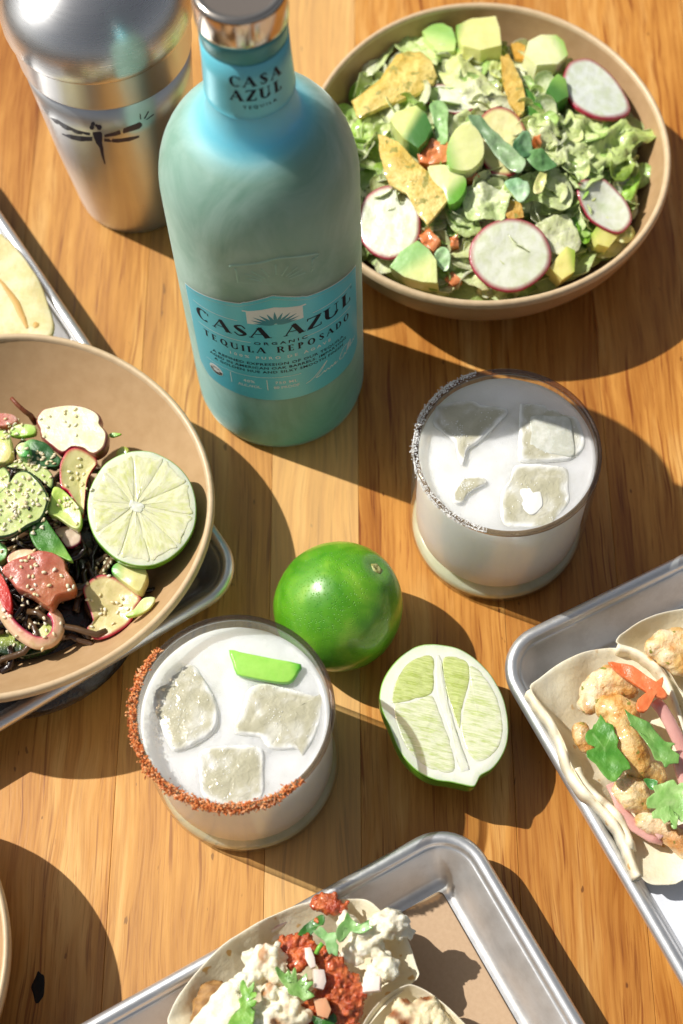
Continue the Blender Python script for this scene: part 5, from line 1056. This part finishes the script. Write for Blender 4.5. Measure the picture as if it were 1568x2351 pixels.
for pts, z, lab, c in (
  ([(918, 1565), (935, 1520), (985, 1495), (1060, 1510), (1150, 1520), (1200, 1550), (1218, 1620), (1190, 1690), (1150, 1745), (1060, 1690), (960, 1615)], 3.9, 'avocado piece right under the lime half in the bowl', two(hx('#57a845'), hx('#e6dc9a'), 1, 0, -.85, .0)),
  ([(-60, 430), (0, 418), (60, 425), (95, 470), (105, 540), (112, 620), (75, 680), (20, 690), (-60, 660)], 4.7, 'avocado piece at the left edge of the poke bowl', two(hx('#cfe08a'), hx('#efe09a'), 0, -1)),
  ([(142, 570), (180, 530), (235, 530), (262, 580), (230, 640), (170, 630)], 5.0, 'round avocado bit under the sesame at the upper left', two(hx('#dfe8a6'), hx('#5cae5a'), .8, -.5))):
    P_('avocado_piece', pts, z, .8, M_avo, lab, 'avocado', 'avocado pieces in the poke bowl', c, bulge=.08, wav=.08, edge='chunk', seed=int(pts[1][0]) % 40)
P_('tuna_cube', [(22, 1560), (60, 1515), (110, 1480), (230, 1440), (330, 1402), (450, 1420), (545, 1480), (560, 1560), (610, 1630), (632, 1690), (602, 1745), (520, 1770), (478, 1790), (430, 1868), (390, 1860), (335, 1822), (250, 1760), (150, 1718), (80, 1620)], 4.5, 1.3, M_tuna, 'large pink tuna cube sprinkled with sesame', 'tuna', 'tuna in the poke bowl', two(hx('#c47868'), hx('#c78562'), 1, -1), tilt=(.05, -.1), bulge=.06, wav=.12, wsc=.6, edge='chunk', k=2, seed=21)
P_('tuna_cube', [(-40, 300), (40, 285), (130, 300), (160, 345), (80, 385), (0, 395), (-40, 390)], 4.3, .9, M_tuna, 'pink tuna piece at the upper left edge of the poke bowl', 'tuna', 'tuna in the poke bowl', two(hx('#c97f74'), hx('#d39a8a'), 1, 0), edge='chunk', seed=22)
P_('pepper_strip', [(-40, 1560), (10, 1575), (50, 1640), (85, 1720), (102, 1800), (98, 1900), (50, 1870), (0, 1780), (-40, 1700)], 4.3, .4, M_tom, 'glossy red strip at the left edge under the tuna cube', 'red strip', None, two(hx('#c22a26'), hx('#d8574a'), -1, .3), seed=23)
rb = [c_poke(*p) for p in smooth_line([(-60, 1700), (-20, 1800), (40, 1915), (110, 2010), (200, 2085), (300, 2135), (400, 2125), (460, 2070), (482, 1990), (465, 1920), (430, 1880)], 6)]
rv = [[], [], []]; m = len(rb); V = []; Fc = []; C = []
for i, d in enumerate(rb):
    f = i / (m - 1); z = 4.3 - .5 * f; p = at(d[0], d[1], z); q = at(*rb[min(i + 1, m - 1)], z) - at(*rb[max(i - 1, 0)], z); q /= np.linalg.norm(q); nn = np.array([-q[1], q[0], 0]) 
    for j, (u, h, c) in enumerate(((-.30, .10, '#9c1446'), (-.24, .2, '#b9365c'), (-.14, .22, '#d99a86'), (.12, .08, '#e3c2a0'), (.26, -.08, '#dbb596'), (.26, -.2, '#d0a88a'), (-.1, -.05, '#a83a58'), (-.30, -.05, '#8c1040'))): V.append(p + nn * u * -1 + np.array([0, 0, h])); C.append(hx(c))
for i in range(m - 1):
    for j in range(8): Fc.append((i * 8 + j, (i + 1) * 8 + j, (i + 1) * 8 + (j + 1) % 8, i * 8 + (j + 1) % 8))
Fc += [tuple(range(8)), tuple(range((m - 1) * 8, m * 8))[::-1]]; l0 = np.mean(V, axis=0)
o = recalc(mesh('radish_ribbon', [v - l0 for v in V], Fc, M_rad, None, True, None, C, l0)); tag(o, 'magenta edged radish ribbon curling at the lower left of the poke bowl', 'radish')
tube('twig', [at(*c_poke(*p), z) for p, z in (((92, 125), 5.4), ((140, 180), 5.3), ((200, 235), 5.1), ((250, 270), 4.8), ((290, 330), 4.2))], .13, food('fried_shallot', hx('#7d3f22'), .5, bmp=(5, .05)), label='thin dried brown strand leaning on the bowl wall above the radish', cat='fried strand', taper=lambda f: .7 + .5 * f)
# sesame seeds
sv = [[], [], []]; sd_ = []
bm = bmesh.new(); bmesh.ops.create_icosphere(bm, subdivisions=1, radius=1); sV = [v.co.copy() for v in bm.verts]; sF = [tuple(v.index for v in f.verts) for f in bm.faces]; bm.free()
dg = bpy.context.evaluated_depsgraph_get(); dg.update()
def drop_on(D):
    o_ = Vector(CAM_C * S); d_ = Vector(ray(*D)); hit, loc, nrm, idx, ob, mx = scene.ray_cast(dg, o_, d_); return (np.array(loc) / S, nrm) if hit else (None, None)
def seeds(n, cx, cy, sx, sy, r, black=.03, yr=None):
    k = 0
    while k < n:
        px, py = r.gauss(cx, sx), r.gauss(cy, sy)
        if px < -20: continue
        k += 1; D = c_poke(px, py); p, nrm = drop_on(D)
        if p is None or p[2] < 2.2: continue
        c = hx('#14110e') if r.random() < black else r.choice([hx('#f0e2bc'), hx('#f6ecd0'), hx('#e6d2a0'), hx('#ead9b0')])
        q = nrm.to_track_quat('Z', 'Y').to_matrix() @ Matrix.Rotation(r.uniform(0, 6.3), 3, 'Z') @ Matrix.Rotation(r.gauss(0, .25), 3, 'X'); b = len(sv[0]); s_ = r.uniform(.85, 1.15)
        for v in sV: w_ = q @ Vector((v.x * .128 * s_, v.y * .078 * s_ * (1 - .35 * v.x), v.z * .05)); sv[0].append(p + np.array(nrm) * .04 + np.array(w_)); sv[2].append(c)
        sv[1].extend([tuple(b + i for i in f) for f in sF])
r_ = random.Random(12)
seeds(95, 190, 1010, 130, 170, r_, .05); seeds(38, 300, 640, 110, 70, r_); seeds(22, 80, 380, 60, 60, r_, 0); seeds(16, 560, 1020, 50, 80, r_, 0); seeds(22, 300, 1620, 170, 100, r_, 0)
seeds(16, 880, 1850, 80, 110, r_, 0); seeds(14, 850, 1500, 50, 40, r_, 0); seeds(12, 480, 300, 120, 60, r_, 0); seeds(14, 620, 780, 60, 80, r_, 0); seeds(12, 330, 2050, 70, 60, r_, 0); seeds(12, 150, 1900, 120, 90, r_, 0)
o = mesh('sesame_seeds', sv[0], sv[1], food('sesame', None, .4, sss=.2, sssr=(.4, .3, .2)), None, True, None, sv[2]); tag(o, 'white and black sesame seeds scattered over the poke salad', 'sesame', None, 'stuff')
# ------------------------------------------------------------------ tacos
TC, TS = hx('#eadfc0'), hx('#f2ead2')
def tort_col(c1, c2, edge):
    def f(x, y, ff, s): return mixc(mixc(c1, c2, .5 + .5 * noise.noise(Vector((x * 3, y * 3, 1)))), edge, sm(.93, 1, ff))
    return f
def T_(name, pts, z, th, lab, crop, bulge, tilt=(0, 0), wav=.12, mat=None, c=None, seed=0, k=4, curl=None, cat='tortilla', grp=None):
    return pad(name, pts, z, th, mat or M_tort, lab, cat, grp, crop, tilt, bulge, wav, 2.0, c or tort_col(hx('#e6dabb'), hx('#efe6cd'), hx('#f3ead0')), 'chunk', k, seed, inner=10, curl=curl)
# bottom tray, cauliflower tacos
T_('tortilla', [(292, 790), (300, 740), (360, 640), (450, 540), (560, 460), (680, 398), (780, 368), (900, 360), (960, 364), (1012, 402), (1090, 480), (1130, 580), (1137, 620), (1090, 665), (1020, 730), (960, 800), (900, 900), (600, 950), (350, 900)], 3.0, .13, 'flour tortilla folded under the cauliflower and red salsa, at the bottom', c_tacoB, -2.2, (.0, .0), .32, seed=1, grp='flour tortillas in the bottom tray')
T_('tortilla', [(945, 790), (1000, 712), (1050, 672), (1090, 652), (1120, 650), (1180, 680), (1260, 750), (1320, 830), (1300, 960), (1100, 1000), (920, 900)], 3.1, .14, 'second folded flour tortilla at the bottom edge, right of the salsa', c_tacoB, -1.7, (0, 0), .22, seed=2, grp='flour tortillas in the bottom tray')
def W(crop, x, y, z): return tuple(at(*crop(x, y), z))
def caul(name, spec, lab, seed, brown=.3, base=None):
    rg = random.Random(seed); B = []
    for x, y, z, r in spec:
        c = np.array(W(c_tacoB, x, y, z)); B.append((*c, r * .8))
        for q in range(int(26 * r)):
            u = rg.uniform(-1, 1); a = rg.uniform(0, 6.28); s_ = math.sqrt(1 - u * u); d = np.array([s_ * math.cos(a), s_ * math.sin(a), abs(u)]); B.append((*(c + d * r * rg.uniform(.7, .95)), r * rg.uniform(.18, .34)))
    def cf(v, d, n):
        t = sm(.1, .6, noise.noise(v / .9 + Vector((seed, 0, 0))) + .25 * noise.noise(v * 4)) * brown; c = mixc(hx('#efe5c6'), hx('#f6f1dc'), .5 + noise.noise(v * 1.5)); return mixc(c, hx('#b9793a'), t)
    return blobs(name, B, .085, M_caul, lab, 'cauliflower', 'cauliflower florets in the bottom tacos', .05, .22, cf, rough2=.5, sub=2)
caul('cauliflower_floret', [(1050, 440, 3.6, .75), (1010, 450, 3.6, .7), (960, 510, 3.4, .75), (900, 450, 3.3, .6), (920, 540, 3.2, .6), (1020, 590, 3.2, .7), (980, 640, 3.1, .55), (1080, 465, 3.4, .5)], 'white cauliflower floret at the upper right of the salsa', 1, .15)
caul('cauliflower_floret', [(640, 560, 3.5, .7), (600, 600, 3.4, .6), (570, 560, 3.2, .45), (660, 620, 3.5, .6), (560, 650, 3.3, .7)], 'browned cauliflower floret left of the salsa under the cilantro', 2, .8)
caul('cauliflower_floret', [(680, 740, 3.6, .7), (730, 760, 3.5, .6), (640, 690, 3.5, .55), (700, 690, 3.4, .5), (620, 770, 3.4, .7)], 'toasted cauliflower floret at the bottom edge between two cilantro leaves', 3, 1.0)
blobs('cauliflower_stalk', [(*W(c_tacoB, x, y, z), r) for x, y, z, r in ((500, 680, 3.3, .55), (470, 720, 3.3, .6), (440, 760, 3.2, .6), (520, 740, 3.4, .7), (560, 770, 3.4, .7), (410, 790, 3.1, .6), (480, 800, 3.2, .8), (600, 810, 3.3, .7), (540, 640, 3.3, .4))], .1, M_caul, 'smooth pale cauliflower stalk at the lower left of the taco', 'cauliflower', 'cauliflower florets in the bottom tacos', .08, .6, lambda v, d, n: mixc(hx('#f2e9c4'), hx('#f7f2dc'), .5 + d))
blobs('mushroom_piece', [(*W(c_tacoB, x, y, 2.9), r) for x, y, r in ((430, 680, .5), (455, 670, .45), (410, 720, .5), (400, 760, .45))], .1, M_caul, 'brown roasted mushroom piece at the left end of the taco', 'mushroom', None, .08, .3, lambda v, d, n: mixc(hx('#b58a52'), hx('#7d5527'), .5 + d))
rg = random.Random(8); B = []
path = [(700, 515, 3.2, .5), (740, 505, 3.3, .5), (780, 540, 3.4, .45), (830, 560, 3.4, .5), (850, 590, 3.4, .55), (870, 620, 3.4, .6), (900, 650, 3.3, .6), (930, 680, 3.2, .45), (860, 680, 3.4, .6), (820, 640, 3.4, .5), (880, 720, 3.3, .55), (920, 740, 3.1, .45), (760, 740, 3.3, .5), (800, 700, 3.3, .55), (850, 770, 3.2, .6), (770, 790, 3.2, .5), (720, 580, 3.3, .4), (690, 540, 3.2, .35), (900, 790, 3.1, .5), (750, 560, 3.35, .4)]
for x, y, z, r in path:
    c = np.array(W(c_tacoB, x, y, z)); B.append((*c, r * .85, r * .85, r * .6))
    for q in range(12): d = np.array([rg.gauss(0, 1), rg.gauss(0, 1), abs(rg.gauss(0, .8))]); d /= np.linalg.norm(d); B.append((*(c + d * np.array([.8, .8, .55]) * r), rg.uniform(.1, .2)))
SC = lambda v, d, n: mixc(hx('#bc4f24'), hx('#e07c42'), .5 + 1.1 * noise.noise(v * 3.5))
blobs('red_salsa', B, .075, M_salsa, 'heap of chunky red chilli salsa in the middle of the cauliflower taco', 'salsa', 'red salsa on the bottom taco', .09, .2, SC, rough2=.7)
B = []
for x, y in ((795, 372), (815, 362), (840, 372), (862, 385), (830, 392), (808, 382), (850, 395)):
    c = np.array(W(c_tacoB, x, y, 3.35)); B.append((*c, .3)); B += [(*(c + np.array([rg.gauss(0, .2), rg.gauss(0, .2), .15])), rg.uniform(.08, .16)) for _ in range(6)]
blobs('red_salsa', B, .06, M_salsa, 'small dab of red salsa on the upper edge of the tortilla', 'salsa', 'red salsa on the bottom taco', .06, .15, SC, rough2=.6)
for pts, lab in (([(752, 528), (772, 525), (786, 560), (790, 590), (772, 597), (755, 565)], 'clear onion cube under the cilantro, uppermost on the salsa'), ([(780, 598), (815, 600), (822, 640), (812, 668), (782, 660)], 'onion cube beside the large cilantro leaf'), ([(955, 632), (1010, 622), (1008, 672), (950, 678)], 'white onion cube at the right end of the salsa'), ([(782, 700), (825, 695), (842, 735), (830, 765), (795, 755)], 'orange stained onion cube low on the salsa')):
    pad('onion_cube', pts, 3.95, .45, M_onion, lab, 'onion', 'onion cubes on the salsa', c_tacoB, (rg.uniform(-.2, .2), rg.uniform(-.2, .2)), .03, .03, .8, (lambda c: lambda x, y, f, s: c)(hx('#ecdccf') if 'stained' not in lab else hx('#dba37a')), 'sharp', 1, 3)
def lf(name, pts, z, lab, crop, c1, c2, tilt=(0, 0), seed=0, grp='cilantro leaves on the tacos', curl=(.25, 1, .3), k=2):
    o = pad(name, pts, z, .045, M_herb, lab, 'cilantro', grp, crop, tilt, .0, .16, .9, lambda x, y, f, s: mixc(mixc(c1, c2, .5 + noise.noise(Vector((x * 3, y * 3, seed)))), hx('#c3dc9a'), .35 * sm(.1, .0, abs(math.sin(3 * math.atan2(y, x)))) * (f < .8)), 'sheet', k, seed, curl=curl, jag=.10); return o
CG1, CG2 = hx('#6f9f46'), hx('#a5c67a')
lf('cilantro_leaf', [(650, 597), (660, 590), (672, 612), (680, 622), (697, 597), (692, 640), (702, 640), (712, 600), (722, 597), (730, 640), (748, 618), (760, 612), (758, 640), (745, 655), (772, 640), (780, 650), (765, 665), (760, 680), (782, 682), (775, 697), (750, 706), (730, 690), (700, 685), (690, 665), (672, 640)], 4.3, 'large three lobed cilantro leaf lying on the salsa', c_tacoB, CG1, CG2, (.1, .1), 1)
lf('cilantro_leaf', [(540, 632), (552, 640), (560, 660), (580, 642), (582, 662), (570, 675), (592, 672), (588, 695), (572, 700), (592, 705), (585, 722), (560, 732), (555, 745), (585, 740), (580, 760), (570, 790), (500, 795), (502, 770), (515, 745), (535, 735), (530, 700), (540, 690), (532, 660)], 4.3, 'long cilantro leaf on the white cauliflower at the bottom edge', c_tacoB, hx('#6ea437'), hx('#98c45a'), (-.1, .05), 2)
lf('cilantro_leaf', [(780, 470), (800, 452), (815, 458), (830, 475), (850, 472), (862, 485), (855, 505), (865, 520), (862, 552), (845, 545), (838, 550), (825, 530), (820, 505), (800, 490)], 4.4, 'pale cilantro leaf above the onion cube', c_tacoB, hx('#8cba74'), hx('#b5d9a0'), (.2, 0), 3)
lf('cilantro_leaf', [(858, 470), (875, 440), (888, 425), (895, 405), (905, 420), (925, 440), (950, 448), (970, 435), (972, 455), (985, 462), (960, 475), (935, 478), (900, 465), (885, 455), (882, 490), (880, 508), (862, 505)], 4.3, 'cilantro sprig between the salsa dab and the white floret', c_tacoB, hx('#76a656'), hx('#a8cc8a'), (0, .1), 4)
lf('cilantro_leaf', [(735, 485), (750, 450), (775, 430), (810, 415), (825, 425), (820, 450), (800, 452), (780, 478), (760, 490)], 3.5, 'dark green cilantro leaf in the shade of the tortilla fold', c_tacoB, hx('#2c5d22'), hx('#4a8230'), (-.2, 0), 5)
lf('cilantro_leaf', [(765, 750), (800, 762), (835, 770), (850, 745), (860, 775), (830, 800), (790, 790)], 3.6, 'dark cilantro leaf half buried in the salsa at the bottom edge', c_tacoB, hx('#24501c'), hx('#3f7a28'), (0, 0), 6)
tube('cilantro_sprig', [W(c_tacoB, 790, 545, 4.1), W(c_tacoB, 800, 525, 4.2), W(c_tacoB, 812, 510, 4.25)], .1, food('stem', hx('#7dbb45'), .35), label='short green cilantro stem over the salsa', cat='stem')
blobs('roasted_mushroom', [(*W(c_tacoB, x, y, 3.1), r) for x, y, r in ((1080, 730, .45), (1110, 755, .55), (1150, 735, .5), (1180, 720, .4), (1190, 760, .5), (1140, 780, .6), (1060, 780, .5), (1210, 790, .5))], .09, M_caul, 'browned cauliflower filling in the second taco at the bottom edge', 'cauliflower', None, .1, .3, lambda v, d, n: mixc(hx('#efe0b6'), hx('#8c4f1e'), sm(-.1, .5, noise.noise(v * 1.6))), rough2=.5)
# right tray, shrimp tacos
gt = 'flour tortillas in the right tray'
T_('tortilla', [(255, 690), (300, 650), (380, 590), (480, 540), (560, 512), (650, 497), (730, 505), (830, 560), (930, 640), (1010, 720), (1100, 900), (1120, 1200), (1080, 1500), (1010, 1645), (900, 1668), (830, 1655), (790, 1600), (750, 1500), (700, 1400), (600, 1270), (510, 1180), (460, 1080), (420, 960), (360, 850), (300, 770)], 3.1, .13, 'flour tortilla holding the shrimp and cilantro, along the left rim of the right tray', c_tacoR, -1.9, (.08, .02), .28, seed=3, grp=gt, k=3)
T_('tortilla', [(683, 475), (690, 445), (720, 420), (800, 370), (900, 330), (1010, 305), (1150, 300), (1200, 500), (1150, 800), (1010, 720), (940, 620), (850, 545), (760, 500)], 3.3, .13, 'flour tortilla of the next shrimp taco at the right edge', c_tacoR, -1.3, (.0, .05), .12, seed=4, grp=gt)
def edge_fold(pts, z, w_, th, lab, crop):
    D = smooth_line(pts, 6); V = []; Fc = []; C = []
    for i, d in enumerate(D):
        p = at(*crop(*d), z + .2 * noise.noise(Vector((i * .2, 1, 2)))); q = at(*crop(*D[min(i + 1, len(D) - 1)]), z) - at(*crop(*D[max(i - 1, 0)]), z); q /= np.linalg.norm(q) + 1e-9; n = np.array([-q[1], q[0], 0])
        ww = w_ * (1 + .25 * noise.noise(Vector((i * .35, 0, 0)))); hgt = 1.0
        for u, h in ((-.5, -1.4), (-.52, -.3), (-.42, -.05), (-.15, .02), (.1, -.1), (.3, -.5), (.38, -1.2), (.2, -1.4)): V.append(p + n * u * ww + np.array([0, 0, h * hgt])); C.append(mixc(hx('#efe4c8'), hx('#f6eed8'), .5 + noise.noise(Vector((i * .3, u * 3, 0)))))
    m = len(D)
    for i in range(m - 1):
        for j in range(8): Fc.append((i * 8 + j, (i + 1) * 8 + j, (i + 1) * 8 + (j + 1) % 8, i * 8 + (j + 1) % 8))
    Fc += [tuple(range(8)), tuple(range((m - 1) * 8, m * 8))[::-1]]; l0 = np.mean(V, axis=0)
    o = recalc(mesh('tortilla_fold', [v - l0 for v in V], Fc, M_tort, None, True, None, C, l0)); tag(o, lab, 'tortilla', gt); return o
edge_fold([(262, 700), (300, 765), (365, 850), (415, 950), (450, 1060), (500, 1160), (590, 1250), (680, 1350), (735, 1450), (770, 1550), (800, 1620)], 3.3, .55, .2, 'wavy outer tortilla edge running along the left rim of the right tray', c_tacoR)
edge_fold([(690, 480), (780, 505), (870, 565), (930, 640), (980, 760), (1010, 860), (1040, 960)], 3.5, .5, .2, 'layered tortilla edges between the two shrimp tacos', c_tacoR)
edge_fold([(500, 1085), (530, 1150), (590, 1215), (650, 1265), (710, 1330), (750, 1420), (770, 1490)], 3.25, .6, .2, 'torn inner tortilla edge below the shrimp', c_tacoR)
def shrimp(pts, lab, seed, c1='#ecc98c', c2='#f3e2c0'):
    B = []
    for (x, y, z, r), (x2, y2, z2, r2) in zip(pts, pts[1:]):
        for t in (0, .33, .66, 1): B.append((*W(c_tacoR, x + (x2 - x) * t, y + (y2 - y) * t, z + (z2 - z) * t), (r + (r2 - r) * t) * 1.02))
    return blobs('shrimp', B, .08, M_shr, lab, 'shrimp', 'shrimp pieces in the right tray', .075, .5, lambda v, d, n: mixc(mixc(hx(c1), hx(c2), .5 + noise.noise(v * 1.2)), hx('#c98a3c'), .7 * sm(.15, .6, noise.noise(v * 1.6 + Vector((seed, 0, 0))))), rough2=.12)
shrimp([(560, 720, 3.3, .6), (600, 670, 3.4, .6), (650, 650, 3.5, .65), (700, 665, 3.5, .6), (735, 700, 3.4, .5), (545, 780, 3.2, .5), (640, 710, 3.4, .5)], 'curled shrimp at the top of the taco, under the carrot strips', 1)
shrimp([(640, 800, 3.7, .6), (690, 800, 3.8, .65), (740, 820, 3.8, .6), (700, 880, 3.8, .7), (730, 950, 3.8, .75), (760, 1020, 3.7, .75), (790, 1090, 3.6, .6), (840, 1110, 3.4, .5), (880, 1130, 3.3, .5)], 'sauced shrimp in the middle of the taco between the cilantro leaves', 2, '#dcae62', '#ecd09a')
shrimp([(505, 910, 3.2, .4), (510, 950, 3.2, .4), (540, 980, 3.1, .4)], 'browned shrimp tail left of the cilantro', 3, '#d9a860')
shrimp([(720, 1200, 3.4, .55), (760, 1240, 3.4, .6), (800, 1260, 3.3, .55), (790, 1190, 3.4, .5), (740, 1170, 3.4, .45)], 'round shrimp piece below the sauced shrimp', 4)
shrimp([(820, 1350, 3.1, .45), (870, 1370, 3.1, .5), (930, 1400, 3.1, .5), (980, 1440, 3.1, .55), (1020, 1480, 3.0, .5)], 'browned shrimp piece at the lower end of the taco', 5, '#d9a873')
shrimp([(870, 500, 3.6, .5), (920, 470, 3.7, .6), (980, 460, 3.7, .6), (1040, 500, 3.6, .7), (940, 540, 3.6, .6), (1000, 580, 3.5, .6), (1080, 600, 3.4, .6)], 'shrimp piece in the taco cut off by the right edge', 6, '#e6bc72')
car = lambda x, y, f, s: mixc(hx('#e5713a'), hx('#ee8f5c'), .5 + .4 * x)
pad('carrot_strip', [(638, 575), (690, 577), (760, 592), (830, 640), (900, 690), (935, 735), (905, 752), (830, 722), (740, 660), (680, 620)], 4.4, .25, M_tom, 'orange carrot strip pointing to the upper left on the shrimp', 'carrot', 'pickled carrot strips on the shrimp taco', c_tacoR, (-.1, .1), 0, .1, 1, car, 'chunk', 2, 1)
pad('carrot_strip', [(780, 800), (785, 755), (830, 720), (880, 665), (912, 642), (905, 690), (870, 740), (830, 812), (800, 815)], 4.6, .22, M_tom, 'short orange carrot strip crossing over the longer one', 'carrot', 'pickled carrot strips on the shrimp taco', c_tacoR, (.1, .1), 0, .1, 1, car, 'chunk', 2, 2)
pk = [[], [], []]
pn = lambda P, lab, r=.3: tube('pickled_onion', [W(c_tacoR, *p) for p in P], r, M_onion, n=10, flat=.45, label=lab, cat='onion', group='pink pickled onion strips', col=hx('#dca79c'))
pn([(870, 760, 4.0), (905, 800, 4.0), (940, 860, 3.9), (975, 930, 3.8), (1010, 1000, 3.6), (1050, 1080, 3.4)], 'pink onion strip right of the sauced shrimp')
pn([(655, 1170, 3.1), (680, 1220, 3.2), (710, 1300, 3.1), (770, 1380, 3.0), (850, 1430, 3.0), (910, 1445, 3.0)], 'pink onion strip curving below the shrimp', .26)
pn([(990, 1010, 4.0), (1010, 1090, 4.0), (1040, 1180, 3.8), (1060, 1300, 3.5)], 'broad pink onion strip at the right edge', .42)
pn([(880, 1430, 3.3), (930, 1395, 3.4), (990, 1390, 3.3), (1050, 1370, 3.2)], 'thin pink onion strip beside the lowest shrimp', .16)
lf('cilantro_leaf', [(540, 915), (560, 895), (580, 870), (602, 838), (628, 870), (662, 885), (670, 920), (690, 960), (688, 990), (720, 1030), (748, 1095), (715, 1105), (680, 1150), (655, 1155), (640, 1140), (600, 1110), (580, 1070), (535, 1040), (532, 1010), (580, 990), (540, 975), (530, 945)], 4.5, 'dark green cilantro sprig on the left of the sauced shrimp', c_tacoR, hx('#4d8a2c'), hx('#6ea244'), (0, .1), 11)
lf('cilantro_leaf', [(718, 800), (740, 820), (790, 850), (840, 870), (870, 900), (905, 945), (940, 965), (970, 975), (950, 1000), (985, 1030), (982, 1070), (940, 1075), (920, 1090), (905, 1060), (870, 1050), (850, 1000), (820, 950), (780, 900), (748, 882), (735, 850)], 4.7, 'long cilantro leaf right of the sauced shrimp', c_tacoR, hx('#5d923f'), hx('#8fb566'), (.1, .1), 12)
lf('cilantro_leaf', [(830, 1245), (870, 1215), (860, 1180), (900, 1170), (925, 1160), (960, 1155), (980, 1175), (1010, 1165), (1050, 1200), (1030, 1260), (1040, 1320), (1000, 1360), (990, 1330), (975, 1392), (950, 1388), (945, 1350), (915, 1368), (900, 1340), (860, 1340), (855, 1310), (880, 1290), (835, 1290)], 4.5, 'pale green scalloped cilantro leaf at the lower right edge', c_tacoR, hx('#8db862'), hx('#aed084'), (0, 0), 13)
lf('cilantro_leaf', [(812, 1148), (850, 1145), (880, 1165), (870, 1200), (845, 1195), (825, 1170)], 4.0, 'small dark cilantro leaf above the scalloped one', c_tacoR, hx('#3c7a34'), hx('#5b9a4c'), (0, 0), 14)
M_wp = M_wpaper
pad('napkin_paper', [(820, 1655), (1100, 1600), (1300, 2000), (1060, 2100)], 1.9, .03, M_wp, 'white paper sheet sticking out below the shrimp taco', 'paper', None, c_tacoR, (0, 0), 0, .03, 3, None, 'sheet', 1)
# yellow folded taco in the left tray
c_yel = lambda x, y: (x * .18, y * .18 + 439)
T_('taco_shell', [(-500, 700), (-250, 560), (0, 545), (60, 585), (140, 650), (240, 760), (330, 880), (400, 990), (470, 1090), (525, 1190), (570, 1300), (610, 1420), (650, 1540), (680, 1640), (700, 1760), (640, 1900), (400, 1960), (-100, 1960), (-500, 1900)], 2.9, .3, 'yellow corn tortilla folded over in the tray behind the left bowl', c_yel, .10, (.05, .05), .10, M_corn, tort_col(hx('#eadfae'), hx('#efe6bc'), hx('#e6d394')), seed=9)
M_char = food('toasted_corn', hx('#cfa35a'), .6, bmp=(3, .03))
for P in ([(-20, 1120), (60, 1220), (140, 1330), (210, 1440), (260, 1550), (310, 1660), (350, 1750)], [(440, 1670), (455, 1710), (460, 1745)]):
    D = smooth_line(P, 5); dgx = bpy.context.evaluated_depsgraph_get(); dgx.update(); pp = []
    for d in D:
        hit, loc, nrm, idx, ob, mx = scene.ray_cast(dgx, Vector(CAM_C * S), Vector(ray(*c_yel(*d))))
        if hit: pp.append(np.array(loc) / S + np.array([0, 0, -.02]))
    if len(pp) > 2: tube('toasted_crease', pp, .16, M_char, n=8, flat=.3, taper=lambda f: .5 + .8 * math.sin(f * 3), label='toasted brown crease across the yellow corn tortilla, ' + ('the long one' if len(P) > 4 else 'the short one by the bowl rim'), cat='crease')
